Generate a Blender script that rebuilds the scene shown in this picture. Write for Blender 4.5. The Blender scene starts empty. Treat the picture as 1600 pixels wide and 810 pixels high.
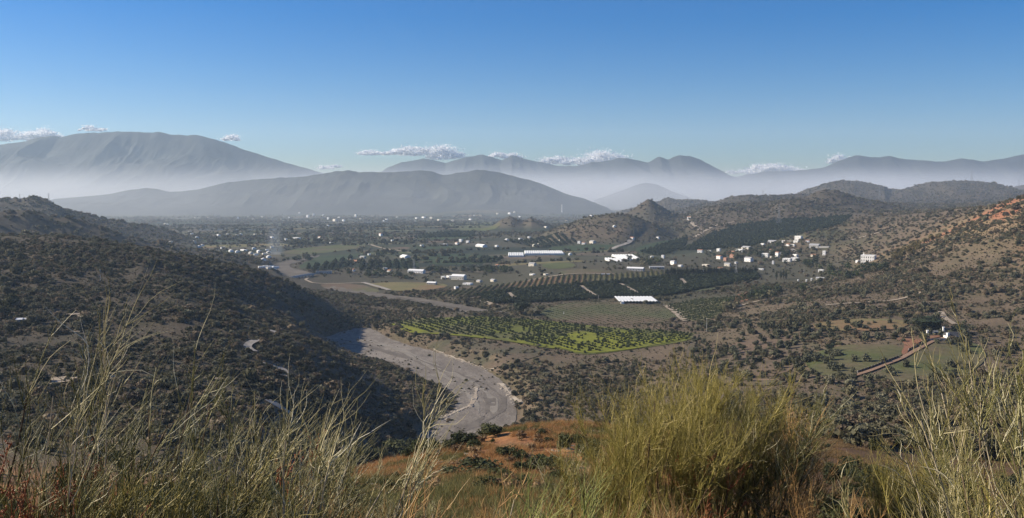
import bpy, bmesh, math, random
import numpy as np
from mathutils import Vector, Matrix, Euler
from mathutils.geometry import delaunay_2d_cdt

# ------------------------------------------------------------------ camera, sky, sun, exposure
scene = bpy.context.scene
COL = scene.collection
CAMZ = 150.0
FPX = 1386.0                      # focal length in pixels of the 1600 px wide photograph
PITCH = math.atan(105.0 / FPX)
cam_data = bpy.data.cameras.new('camera')
cam = bpy.data.objects.new('camera', cam_data)
COL.objects.link(cam)
cam.location = (0, 0, CAMZ)
cam.rotation_euler = (math.pi / 2 - PITCH, 0, 0)
cam_data.sensor_width = 36.0
cam_data.lens = 36.0 * FPX / 1600.0
cam_data.clip_start = 0.1
cam_data.clip_end = 60000.0
scene.camera = cam

SUN_AZ, SUN_EL = math.radians(-80.0), math.radians(29.0)
world = bpy.data.worlds.new('World')
scene.world = world
world.use_nodes = True
wnt = world.node_tree
sky = wnt.nodes.new('ShaderNodeTexSky')
sky.sky_type = 'NISHITA'
sky.sun_disc = False
sky.sun_elevation = SUN_EL
sky.sun_rotation = SUN_AZ
sky.altitude = 200.0
sky.air_density = 1.0
sky.dust_density = 0.35
sky.ozone_density = 2.5
wbg = wnt.nodes['Background']
whs = wnt.nodes.new('ShaderNodeHueSaturation')
whs.inputs['Saturation'].default_value = 1.75
wnt.links.new(sky.outputs[0], whs.inputs['Color'])
wtint = wnt.nodes.new('ShaderNodeMix'); wtint.data_type = 'RGBA'; wtint.blend_type = 'MULTIPLY'
wtint.inputs[0].default_value = 1.0
wtint.inputs[7].default_value = (0.69, 0.78, 1.03, 1)          # white balance of the photograph
wnt.links.new(whs.outputs[0], wtint.inputs[6])
wnt.links.new(wtint.outputs[2], wbg.inputs[0])
wbg.inputs[1].default_value = 0.065

sun_data = bpy.data.lights.new('sun', 'SUN')
sun_data.energy = 5.0
sun_data.angle = math.radians(0.5)
sun_data.color = (1.0, 0.88, 0.70)
sun = bpy.data.objects.new('sun', sun_data)
COL.objects.link(sun)
SUNV = Vector((math.sin(SUN_AZ) * math.cos(SUN_EL), math.cos(SUN_AZ) * math.cos(SUN_EL), math.sin(SUN_EL)))
sun.rotation_euler = (-SUNV).to_track_quat('-Z', 'Y').to_euler()
sun.location = SUNV * 500

scene.view_settings.view_transform = 'Standard'
scene.view_settings.look = 'None'
scene.view_settings.exposure = 0.75
scene.view_settings.gamma = 1.0
scene.render.engine = 'CYCLES'
scene.cycles.max_bounces = 6
scene.cycles.diffuse_bounces = 2
scene.cycles.transmission_bounces = 4
scene.cycles.transparent_max_bounces = 8
scene.cycles.volume_bounces = 1
scene.cycles.volume_step_rate = 1.0
scene.cycles.use_denoising = True

# ------------------------------------------------------------------ helpers
rng = np.random.default_rng(7)
R = random.Random(11)

def ray(px, py):
    """photograph pixel -> (x per metre of depth, z per metre of depth)"""
    tx = (px - 800.0) / FPX
    ty = (405.0 - py) / FPX
    c, s = math.cos(PITCH), math.sin(PITCH)
    den = c + ty * s
    return tx / den, (c * ty - s) / den

def at(px, py, Y):
    a, b = ray(px, py)
    return (a * Y, Y, CAMZ + b * Y)

def row_z(row, Y):
    return CAMZ + ray(800, row)[1] * Y

def project(x, y, z):
    c, s = math.cos(PITCH), math.sin(PITCH)
    dz = z - CAMZ
    d = y * c - dz * s
    u = y * s + dz * c
    return 800 + FPX * x / d, 405 - FPX * u / d

def _hash(ix, iy, seed):
    h = (ix.astype(np.int64) * 374761393 + iy.astype(np.int64) * 668265263 + seed * 974711) & 0xFFFFFFFF
    h = ((h ^ (h >> 13)) * 1274126177) & 0xFFFFFFFF
    h = h ^ (h >> 16)
    return (h & 0xFFFF) / 65535.0 * 2 - 1

def vnoise(x, y, seed=0):
    x = np.asarray(x, float); y = np.asarray(y, float)
    ix = np.floor(x); iy = np.floor(y)
    fx = x - ix; fy = y - iy
    fx = fx * fx * fx * (fx * (fx * 6 - 15) + 10); fy = fy * fy * fy * (fy * (fy * 6 - 15) + 10)
    a = _hash(ix, iy, seed); b = _hash(ix + 1, iy, seed)
    c = _hash(ix, iy + 1, seed); d = _hash(ix + 1, iy + 1, seed)
    return (a + (b - a) * fx) * (1 - fy) + (c + (d - c) * fx) * fy

def fbm(x, y, scale, octaves=4, seed=0, gain=0.5, ridged=False):
    v = 0; a = 1.0; tot = 0
    x = x / scale; y = y / scale
    for o in range(octaves):
        n = vnoise(x + 13.7 * o, y - 7.3 * o, seed + o)
        if ridged:
            n = 1 - 2 * np.abs(n)
        v = v + a * n; tot += a
        a *= gain; x = x * 2.03; y = y * 2.03
    return v / tot

def smoothstep(a, b, x):
    t = np.clip((x - a) / (b - a), 0, 1)
    return t * t * (3 - 2 * t)

def seg_dist(X, Y, pts, closed=False):
    """distance to polyline and the interpolated third coordinate at the closest point"""
    best = np.full(X.shape, 1e18); val = np.zeros(X.shape); sy = np.zeros(X.shape)
    P = list(pts) + ([pts[0]] if closed else [])
    for p, q in zip(P[:-1], P[1:]):
        dx, dy = q[0] - p[0], q[1] - p[1]
        L = dx * dx + dy * dy + 1e-9
        t = np.clip(((X - p[0]) * dx + (Y - p[1]) * dy) / L, 0, 1)
        cx = p[0] + t * dx; cy = p[1] + t * dy
        d = (X - cx) ** 2 + (Y - cy) ** 2
        m = d < best
        best = np.where(m, d, best)
        if len(p) > 2:
            val = np.where(m, p[2] + t * (q[2] - p[2]), val)
        sy = np.where(m, cy, sy)
    return np.sqrt(best), val, sy

def in_poly(X, Y, poly):
    inside = np.zeros(np.shape(X), bool)
    n = len(poly)
    for i in range(n):
        x0, y0 = poly[i][:2]; x1, y1 = poly[(i + 1) % n][:2]
        if y0 == y1:
            continue
        c = ((y0 > Y) != (y1 > Y)) & (X < (x1 - x0) * (Y - y0) / (y1 - y0) + x0)
        inside ^= c
    return inside

def mesh_np(name, V, F):
    me = bpy.data.meshes.new(name)
    V = np.asarray(V, np.float32); F = np.asarray(F, np.int32)
    me.vertices.add(len(V)); me.vertices.foreach_set('co', V.ravel())
    k = F.shape[1]
    me.loops.add(F.size); me.loops.foreach_set('vertex_index', F.ravel())
    me.polygons.add(len(F))
    me.polygons.foreach_set('loop_start', np.arange(0, F.size, k, dtype=np.int32))
    me.polygons.foreach_set('loop_total', np.full(len(F), k, np.int32))
    me.update(calc_edges=True)
    return me

def smooth(me, on=True):
    me.polygons.foreach_set('use_smooth', np.full(len(me.polygons), on, bool))

def add_obj(name, me, mat=None, parent=None):
    o = bpy.data.objects.new(name, me)
    COL.objects.link(o)
    if mat is not None and me is not None and len(me.materials) == 0:
        me.materials.append(mat)
    if parent is not None:
        o.parent = parent
    return o

def tag(o, label=None, cat=None, group=None, kind=None):
    if label: o['label'] = label
    if cat: o['category'] = cat
    if group: o['group'] = group
    if kind: o['kind'] = kind
    return o

def color_attr(me, name, C):
    a = me.attributes.new(name, 'FLOAT_COLOR', 'POINT')
    C = np.asarray(C, np.float32)
    if C.shape[1] == 3:
        C = np.hstack([C, np.ones((len(C), 1), np.float32)])
    a.data.foreach_set('color', C.ravel())

def float_attr(me, name, v, domain='POINT'):
    a = me.attributes.new(name, 'FLOAT', domain)
    a.data.foreach_set('value', np.asarray(v, np.float32))

class NT:
    """small node-tree builder"""
    def __init__(s, name, rough=0.9, spec=0.2):
        s.m = bpy.data.materials.new(name); s.m.use_nodes = True
        s.t = s.m.node_tree
        s.b = s.t.nodes['Principled BSDF']
        s.b.inputs['Roughness'].default_value = rough
        s.b.inputs['Specular IOR Level'].default_value = spec
    def n(s, typ, ins=None, **kw):
        nd = s.t.nodes.new(typ)
        for k, v in kw.items():
            setattr(nd, k, v)
        for k, v in (ins or {}).items():
            sock = nd.inputs[k]
            if isinstance(v, bpy.types.NodeSocket): s.t.links.new(v, sock)
            else: sock.default_value = v
        return nd
    def noise(s, scale, detail=4, rough=0.6, vec=None, out=0):
        i = {'Scale': scale, 'Detail': detail, 'Roughness': rough}
        if vec is not None: i['Vector'] = vec
        return s.n('ShaderNodeTexNoise', i).outputs[out]
    def ramp(s, fac, stops):
        nd = s.n('ShaderNodeValToRGB', {'Fac': fac})
        cr = nd.color_ramp
        while len(cr.elements) < len(stops): cr.elements.new(0.5)
        for e, (p, c) in zip(cr.elements, stops):
            e.position = p
            e.color = (*c, 1) if len(c) == 3 else c
        return nd.outputs[0]
    def mix(s, fac, a, b, mode='MIX'):
        nd = s.n('ShaderNodeMix', data_type='RGBA', blend_type=mode)
        for sock, v in ((nd.inputs[0], fac), (nd.inputs[6], a), (nd.inputs[7], b)):
            if isinstance(v, bpy.types.NodeSocket): s.t.links.new(v, sock)
            elif isinstance(v, (int, float)): sock.default_value = v
            else: sock.default_value = (*v, 1)
        return nd.outputs[2]
    def maprange(s, v, a, b, c=0.0, d=1.0):
        return s.n('ShaderNodeMapRange', {0: v, 1: a, 2: b, 3: c, 4: d}).outputs[0]
    def math(s, op, a, b=0.0):
        return s.n('ShaderNodeMath', {0: a, 1: b}, operation=op).outputs[0]
    def attr(s, name, out='Color'):
        return s.n('ShaderNodeAttribute', attribute_name=name).outputs[out]
    def pos(s):
        return s.n('ShaderNodeNewGeometry').outputs['Position']
    def color(s, c):
        if isinstance(c, bpy.types.NodeSocket): s.t.links.new(c, s.b.inputs['Base Color'])
        else: s.b.inputs['Base Color'].default_value = (*c, 1)
        return s
    def bump(s, h, strength=0.5, dist=1.0):
        nd = s.n('ShaderNodeBump', {'Height': h, 'Strength': strength, 'Distance': dist})
        s.t.links.new(nd.outputs[0], s.b.inputs['Normal'])
        return s

def smp(name, col, var=0.25, scale=3.0, rough=0.9, obj_var=0.0):
    """plain procedural material: a base colour broken up by noise"""
    k = NT(name, rough)
    co = k.n('ShaderNodeTexCoord').outputs['Object']
    n = k.noise(scale, 5, 0.6, co)
    c = k.mix(n, tuple(x * (1 - var) for x in col), tuple(min(1, x * (1 + var)) for x in col))
    if obj_var:
        r = k.n('ShaderNodeObjectInfo').outputs['Random']
        c = k.n('ShaderNodeHueSaturation', {'Value': k.maprange(r, 0, 1, 1 - obj_var, 1 + obj_var), 'Color': c}).outputs[0]
    k.color(c)
    return k.m

# ------------------------------------------------------------------ terrain heights
# One profile of the land for each bearing u (the column of the photograph it is seen in); entries are
# (distance, row in the photograph) where the land is seen and (distance, 0, height) where it is not.
T = {
 -1400: [(0,0,148.4),(20,0,141),(60,0,128),(150,0,115),(350,0,100),(600,0,115),(900,0,135),(1300,0,120),(1900,0,70),(3000,0,40),(7000,0,10)],
 -400: [(0,0,148.4),(20,0,141),(60,0,127),(150,0,108),(350,0,88),(600,0,100),(800,0,118),(950,0,122),(1200,0,80),(1700,0,35),(3000,0,12),(7000,0,2)],
 0:   [(0,0,148.4),(5,0,147),(10,0,145.2),(20,0,141),(45,0,132),(100,0,116),(200,0,92),(330,640),(450,562),(600,484),(750,424),(900,368),(1000,0,96),(1150,0,60),(1400,0,24),(3000,0,9),(7000,0,0)],
 100: [(0,0,148.4),(5,0,147),(10,0,145.2),(20,0,141),(45,0,131.5),(100,0,114),(200,0,90),(330,640),(450,560),(600,487),(750,430),(900,372),(1000,0,92),(1200,0,45),(1500,0,14),(3000,0,9),(7000,0,0)],
 200: [(0,0,148.4),(5,0,147),(10,0,145.3),(20,0,141),(45,0,131.5),(100,0,114),(200,0,88),(330,636),(450,562),(600,493),(750,438),(890,387),(1000,0,82),(1200,0,35),(1500,0,12),(3000,0,9),(7000,0,0)],
 300: [(0,0,148.4),(5,0,147.1),(10,0,145.4),(20,0,141.2),(45,0,132),(100,0,114.5),(190,0,86),(320,645),(430,577),(570,512),(720,455),(890,402),(1000,0,66),(1200,0,24),(1500,0,11),(3000,0,9),(7000,0,0)],
 400: [(0,0,148.4),(5,0,147.1),(10,0,145.5),(20,0,141.4),(45,0,132.5),(100,0,115),(180,0,88),(260,0,66),(350,642),(460,580),(580,526),(680,0,46),(790,472),(950,424),(1060,0,42),(1200,0,12),(3000,0,9),(7000,0,0)],
 470: [(0,0,148.4),(5,0,147.2),(10,0,145.6),(20,0,141.6),(45,0,133),(90,775),(130,760),(200,0,74),(300,0,56),(420,640),(520,580),(620,530),(700,0,33),(800,0,27),(930,0,34),(1005,446),(1095,0,22),(1200,0,8),(3000,0,9),(7000,0,0)],
 530: [(0,0,148.4),(5,0,147.2),(10,0,145.6),(20,0,141.6),(50,0,131.5),(90,755),(135,738),(200,0,74),(280,0,52),(400,690),(520,612),(620,566),(700,0,12),(780,0,6),(850,0,4),(985,0,5),(1050,472),(1115,0,10),(1200,0,7),(3000,0,9),(7000,0,0)],
 600: [(0,0,148.4),(5,0,147.3),(10,0,145.7),(20,0,141.8),(50,0,131.8),(95,745),(138,722),(200,0,72),(300,0,40),(420,0,24),(500,0,15),(600,0,9),(700,0,6),(760,0,5),(930,0,6),(985,0,7),(1060,0,8),(1300,0,9),(3000,0,9),(7000,0,0)],
 660: [(0,0,148.4),(5,0,147.3),(10,0,145.7),(20,0,141.8),(55,0,130.8),(98,742),(142,705),(210,0,70),(300,0,38),(420,0,14),(480,0,8),(560,0,7),(660,0,6),(850,0,7),(880,0,12),(1000,0,12),(1300,0,9),(3000,0,9),(7000,0,0)],
 720: [(0,0,148.4),(5,0,147.3),(10,0,145.7),(20,0,141.8),(55,0,130.8),(98,740),(142,688),(215,0,68),(300,0,36),(420,0,10),(500,0,6),(650,0,6),(800,0,10),(860,0,13),(1000,0,12),(1300,0,9),(3000,0,9),(7000,0,0)],
 790: [(0,0,148.4),(5,0,147.3),(10,0,145.7),(20,0,141.8),(55,0,130.8),(98,740),(146,669),(220,0,70),(320,0,40),(420,0,15),(510,0,7),(680,0,7),(740,0,11),(800,0,13),(1000,0,12),(1300,0,10),(3000,0,9),(7000,0,0)],
 860: [(0,0,148.4),(5,0,147.2),(10,0,145.6),(20,0,141.7),(55,0,130.5),(98,738),(150,661),(225,0,78),(330,0,46),(450,0,22),(560,644),(700,573),(770,0,13),(1000,0,12),(1270,0,10),(1350,0,22),(1600,0,20),(1720,0,12),(3000,0,12),(7000,0,0)],
 920: [(0,0,148.4),(5,0,147.2),(10,0,145.5),(20,0,141.5),(55,0,130),(98,740),(150,664),(225,0,80),(330,0,48),(450,0,25),(560,642),(700,571),(770,0,13),(1000,0,13),(1280,0,11),(1370,0,25),(1600,0,22),(1750,0,13),(3000,0,14),(7000,0,2)],
 1000:[(0,0,148.4),(5,0,147.2),(10,0,145.5),(20,0,141.5),(55,0,130),(100,745),(158,666),(230,0,82),(340,0,50),(450,0,27),(560,638),(700,566),(780,0,14),(1000,0,14),(1320,0,12),(1400,0,25),(1600,0,22),(1800,0,14),(3000,0,16),(7000,0,5)],
 1100:[(0,0,148.4),(5,0,147.2),(10,0,145.4),(20,0,141.4),(55,0,130),(110,750),(180,668),(250,0,88),(350,0,54),(450,0,32),(570,616),(700,560),(800,0,16),(1000,0,14),(1350,0,13),(1430,0,18),(1620,0,20),(1850,0,17),(2100,387),(2400,368),(2600,354),(2850,340),(3100,0,50),(4000,0,40),(7000,0,10)],
 1200:[(0,0,148.4),(5,0,147.2),(10,0,145.4),(20,0,141.3),(55,0,129.5),(115,765),(215,668),(280,0,80),(360,0,56),(450,0,38),(580,600),(700,546),(800,510),(900,490),(1000,476),(1150,455),(1300,441),(1500,425),(1700,406),(1850,391),(2050,379),(2300,366),(2600,345),(2850,326),(3200,0,70),(4000,0,60),(7000,0,20)],
 1300:[(0,0,148.4),(5,0,147.1),(10,0,145.3),(20,0,141),(55,0,129),(120,765),(220,668),(280,0,78),(370,0,52),(480,645),(560,592),(700,530),(800,498),(920,470),(1050,455),(1300,438),(1500,420),(1700,400),(1900,378),(2150,366),(2400,350),(2600,335),(2750,326),(3100,0,90),(4000,0,80),(7000,0,30)],
 1400:[(0,0,148.4),(5,0,147),(10,0,145.1),(20,0,140.6),(55,0,128.5),(120,770),(230,675),(300,0,72),(380,0,54),(480,632),(560,590),(700,521),(800,490),(950,460),(1100,430),(1300,402),(1500,387),(1700,370),(2000,346),(2200,336),(2400,331),(2600,0,88),(3000,0,80),(4000,0,90),(7000,0,40)],
 1500:[(0,0,148.4),(5,0,147),(10,0,145),(20,0,140.4),(55,0,128),(120,780),(230,688),(300,0,74),(400,655),(500,612),(600,566),(700,521),(800,490),(900,456),(1000,417),(1100,386),(1200,366),(1350,350),(1600,335),(1900,322),(2100,0,108),(2600,0,90),(4000,0,100),(7000,0,50)],
 1600:[(0,0,148.4),(5,0,147),(10,0,145),(20,0,140.4),(55,0,128),(120,785),(230,700),(300,0,74),(400,650),(550,592),(700,521),(800,482),(900,430),(1000,382),(1100,342),(1200,314),(1350,299),(1500,0,142),(1800,0,118),(2600,0,95),(4000,0,110),(7000,0,60)],
 1800:[(0,0,148.4),(5,0,147),(10,0,145),(20,0,140.4),(55,0,128),(120,0,112),(230,0,92),(400,0,66),(550,0,52),(700,0,62),(800,0,82),(900,0,112),(1000,0,136),(1100,0,155),(1250,0,170),(1500,0,165),(1900,0,125),(2600,0,110),(4000,0,130),(7000,0,90)],
 2600:[(0,0,148.4),(20,0,143),(60,0,134),(150,0,125),(300,0,118),(600,0,120),(900,0,150),(1250,0,185),(1900,0,160),(4000,0,160),(7000,0,120)],
}
GROW = 0.022
NR = 420
RINGS = np.concatenate([[0.0], np.geomspace(1.2, 11200.0, NR)])
US = sorted(T)
def table_profiles():
    L = np.log(RINGS + 4.0)
    out = []
    for u in US:
        ys, zs = [], []
        for e in T[u]:
            ys.append(e[0]); zs.append(e[2] if len(e) == 3 else row_z(e[1], e[0]))
        ys.append(14000); zs.append(zs[-1])
        z = np.interp(L, np.log(np.array(ys) + 4.0), zs)
        k = np.array([1, 3, 4, 3, 1.0]); k /= k.sum()
        zp = np.pad(z, 2, mode='edge')
        zsn = np.convolve(zp, k, 'valid')
        zsn[:4] = z[:4]
        out.append(zsn)
    return np.array(out)
PROF = table_profiles()

TH_IN = math.atan(0.72)
fine = np.linspace(-TH_IN, TH_IN, 960)
coarse_r = np.linspace(TH_IN, math.pi, 70)[1:]
coarse_l = np.linspace(-math.pi, -TH_IN, 70)[:-1]
THETA = np.concatenate([coarse_l, fine, coarse_r[:-1]])          # closed ring, last joins first
NTH = len(THETA)

def ridge(pts_px, wf, wb, power=1.35):
    return dict(pts=[at(*p) for p in pts_px], wf=wf, wb=wb, p=power)
RIDGES = [
 ridge([(-250,312,1450),(0,321,1500),(50,325,1520),(83,335,1530),(125,344,1540),(170,361,1540),(235,379,1560)], 300, 290),
 ridge([(-250,296,2300),(0,311,2300),(35,312,2320),(58,306,2330),(75,312,2330),(100,323,2350),(140,333,2360),(200,348,2400),(250,357,2440),(300,373,2480),(345,386,2500)], 480, 480),
 ridge([(985,331,3200),(1000,319,3200),(1011,311,3200),(1017,311,3200),(1027,318,3200),(1052,333,3200)], 210, 220, 1.2),
 ridge([(1030,313,4500),(1042,308,4500),(1060,313,4500),(1090,312,4500),(1112,314,4500),(1150,322,4500)], 420, 420),
 ridge([(845,366,2560),(880,352,2550),(900,346,2540),(930,337,2520),(962,332,2500),(990,337,2480),(1012,347,2470),(1040,361,2450),(1065,374,2430)], 430, 420),
 ridge([(762,358,3300),(783,345,3300),(798,339,3300),(810,343,3300),(818,346,3300),(830,340,3300),(846,346,3300),(866,356,3300)], 190, 220),
 ridge([(1060,350,3050),(1090,332,3050),(1110,321,3050),(1140,317,3050),(1170,319,3050),(1200,322,3050),(1260,326,3050)], 420, 420),
 ridge([(1110,318,3900),(1140,308,3900),(1165,304,3900),(1200,304,3900),(1240,303,3900),(1290,307,3900)], 520, 520),
 ridge([(1258,308,3050),(1279,299,3050),(1300,296,3050),(1320,299,3050),(1342,309,3050)], 150, 200, 0.8),
 ridge([(1192,333,2860),(1220,316,2850),(1245,310,2850),(1270,317,2850),(1305,331,2850)], 240, 240),
 ridge([(1225,312,4550),(1255,299,4550),(1280,289,4550),(1305,280,4550),(1325,280,4550),(1350,284,4550),(1390,293,4550),(1405,298,4500),(1430,291,4450),(1452,282,4450),(1480,282,4450),(1520,283,4450),(1545,285,4450),(1570,293,4450),(1590,300,4450)], 640, 640, 1.2),
 ridge([(1550,300,5600),(1575,291,5600),(1600,288,5600),(1800,284,5600)], 700, 700),
 ridge([(680,332,5600),(740,327,5600),(775,328,5600),(830,334,5600)], 330, 330),
 ridge([(1180,398,2000),(1225,376,1990),(1262,366,1980),(1300,360,2020),(1340,347,2080),(1400,338,2150)], 230, 170),
]

# riverbed outlines, laid on the valley floor
RIVZ = 1.6
def on_plane(px, py, z=RIVZ):
    a, b = ray(px, py)
    Y = (z - CAMZ) / b
    return (a * Y, Y)
RIVER_PX = [(494,535),(520,524),(550,516),(580,512),(592,521),(615,532),(650,543),(685,553),(720,565),(755,577),(778,590),(796,608),
            (806,630),(808,655),(795,672),(745,690),(700,698),(655,694),(654,678),(672,663),(705,648),(715,632),(710,616),(690,604),(660,592),
            (640,580),(612,567),(580,560),(545,551),(510,543)]
RIVER = [on_plane(*p) for p in RIVER_PX]
UPPER_PX = [(505,446),(540,450),(600,460),(650,466),(700,474),(735,480),(775,488),(760,492),(715,489),(680,480),(640,473),(590,466),(540,457),(505,452)]
UPPER = [on_plane(*p, z=6.0) for p in UPPER_PX]
BEND_PX = [(500,398),(470,404),(440,410),(424,416),(430,424),(445,432),(452,437),(490,437),(486,426),(462,422),(448,415),(470,409),(500,402)]
BEND = [on_plane(*p, z=7.0) for p in BEND_PX]

def table_z(u, Y):
    iu = np.clip(np.searchsorted(US, u) - 1, 0, len(US) - 2)
    U = np.array(US, float)
    t = np.clip((u - U[iu]) / (U[iu + 1] - U[iu]), 0, 1)
    t = t * 0.5 + 0.5 * t * t * (3 - 2 * t)
    L = np.log(RINGS + 4.0)
    y = np.clip(np.log(Y + 4.0), L[0], L[-1] - 1e-6)
    iy = np.clip(np.searchsorted(L, y) - 1, 0, len(L) - 2)
    s = (y - L[iy]) / (L[iy + 1] - L[iy])
    a = PROF[iu, iy] * (1 - s) + PROF[iu, iy + 1] * s
    b = PROF[iu + 1, iy] * (1 - s) + PROF[iu + 1, iy + 1] * s
    return a * (1 - t) + b * t

def blur_bearing(z):
    n0 = len(coarse_l); n1 = n0 + len(fine)
    k = np.hanning(95); k /= k.sum()
    pad = 47
    seg = z[:, n0 - 0:n1]
    segp = np.pad(seg, ((0, 0), (pad, pad)), mode='edge')
    out = np.zeros_like(seg)
    for i, w in enumerate(k):
        out += w * segp[:, i:i + seg.shape[1]]
    z[:, n0:n1] = out
    return z

def raw_height(X, Y):
    rad = np.hypot(X, Y)
    th = np.arctan2(X, Y)
    thc = np.clip(th, -1.02, 1.02)
    u = 800 + FPX * np.tan(thc)
    dep = np.where(np.abs(th) < 1.02, Y, rad * math.cos(1.02))
    dep = np.maximum(dep, 0)
    z = blur_bearing(table_z(u, dep))
    back = smoothstep(1.3, 2.2, np.abs(th)) * smoothstep(5, 400, rad)
    z = z * (1 - back) + back * (150 + 0.02 * rad)
    # valley-floor mask for relief
    far = smoothstep(250, 700, rad)
    relief = np.clip((z - 13) / 45.0, 0, 1)
    hill = np.zeros(X.shape)
    for r in RIDGES:
        pts = r['pts']
        xs = [p[0] for p in pts]; ys = [p[1] for p in pts]; w = max(r['wf'], r['wb']) * 1.3
        m = (X > min(xs) - w) & (X < max(xs) + w) & (Y > min(ys) - w) & (Y < max(ys) + w)
        if not m.any():
            continue
        x = X[m]; y = Y[m]
        d, zc, cy = seg_dist(x, y, pts)
        W = np.where(y < cy, r['wf'], r['wb'])
        d = d * (1 + 0.28 * fbm(x, y, 130, 3, 5) * np.clip(d / 60, 0, 1))
        tt = np.clip(1 - d / W, 0, 1)
        g = tt ** r['p'] * (1 - 0.25 * (1 - tt) * tt)
        zz = z[m]
        gul = fbm(x, y, 150, 4, 21, ridged=True)
        nz = zz + np.maximum(zc - zz, 0) * g
        nz = nz + gul * (nz - zz) * 0.16 * (1 - g * 0.8)
        z[m] = np.maximum(zz, nz)
        hill[m] = np.maximum(hill[m], (z[m] - zz))
    relief = np.maximum(relief, np.clip(hill / 40, 0, 1))
    near = smoothstep(20, 160, rad)
    lh = (1 - smoothstep(-230, -80, X)) * smoothstep(420, 560, Y) * (1 - smoothstep(1000, 1150, Y))
    z = z + relief * far * ((4.2 + 4.5 * lh) * fbm(X + 0.3 * Y, Y, 130, 4, 40, ridged=True) + 1.2 * fbm(X, Y, 35, 3, 50))
    z = z + near * (1 - far) * 1.3 * fbm(X, Y, 40, 4, 60) + smoothstep(3, 12, rad) * (1 - near) * 0.22 * fbm(X, Y, 3.5, 3, 61)
    z = z + (1 - relief) * far * 0.25 * fbm(X, Y, 60, 3, 70)
    # riverbeds cut into the plain
    for poly, rz, bank in ((RIVER, RIVZ, 16.0), (UPPER, 6.0, 20.0), (BEND, 7.0, 20.0)):
        xs = [p[0] for p in poly]; ys = [p[1] for p in poly]
        m = (X > min(xs) - 60) & (X < max(xs) + 60) & (Y > min(ys) - 60) & (Y < max(ys) + 60)
        if not m.any():
            continue
        x = X[m]; y = Y[m]
        d, _, _ = seg_dist(x, y, poly, True)
        ins = in_poly(x, y, poly)
        bed = rz + 0.5 * fbm(x, y, 18, 3, 80)
        k = np.where(ins, 0.0, smoothstep(0, bank, d))
        z[m] = bed * (1 - k) + np.maximum(z[m], bed) * k
    return z

GX = RINGS[:, None] * np.sin(THETA)[None, :]
GY = RINGS[:, None] * np.cos(THETA)[None, :]
GZ = raw_height(GX, GY)
GZ[0, :] = 148.4

def height(x, y):
    """height of the ground mesh itself"""
    x = np.asarray(x, float); y = np.asarray(y, float)
    r = np.hypot(x, y); th = np.arctan2(x, y)
    i = np.clip(np.searchsorted(RINGS, r) - 1, 0, len(RINGS) - 2)
    s = np.clip((r - RINGS[i]) / (RINGS[i + 1] - RINGS[i]), 0, 1)
    j = np.searchsorted(THETA, th) - 1
    j0 = np.where(j < 0, NTH - 1, j); j1 = (j0 + 1) % NTH
    t0 = THETA[j0]; dt = (THETA[j1] - t0) % (2 * math.pi)
    t = np.clip(((th - t0) % (2 * math.pi)) / dt, 0, 1)
    a = GZ[i, j0] * (1 - t) + GZ[i, j1] * t
    b = GZ[i + 1, j0] * (1 - t) + GZ[i + 1, j1] * t
    return a * (1 - s) + b * s

# first meeting of a sight line with the land, for placing things on it
_YS = np.geomspace(60, 12000, 3000)
def hit(px, py, ymin=60.0):
    a, b = ray(px, py)
    ys = _YS[_YS >= ymin]
    d = CAMZ + b * ys - height(a * ys, ys)
    k = np.argmax(d < 0)
    if d[k] >= 0:
        k = len(ys) - 1
    if k > 0:
        f = d[k - 1] / (d[k - 1] - d[k] + 1e-9)
        y = ys[k - 1] + f * (ys[k] - ys[k - 1])
    else:
        y = ys[0]
    return (a * y, y, float(height(a * y, y)))

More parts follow.
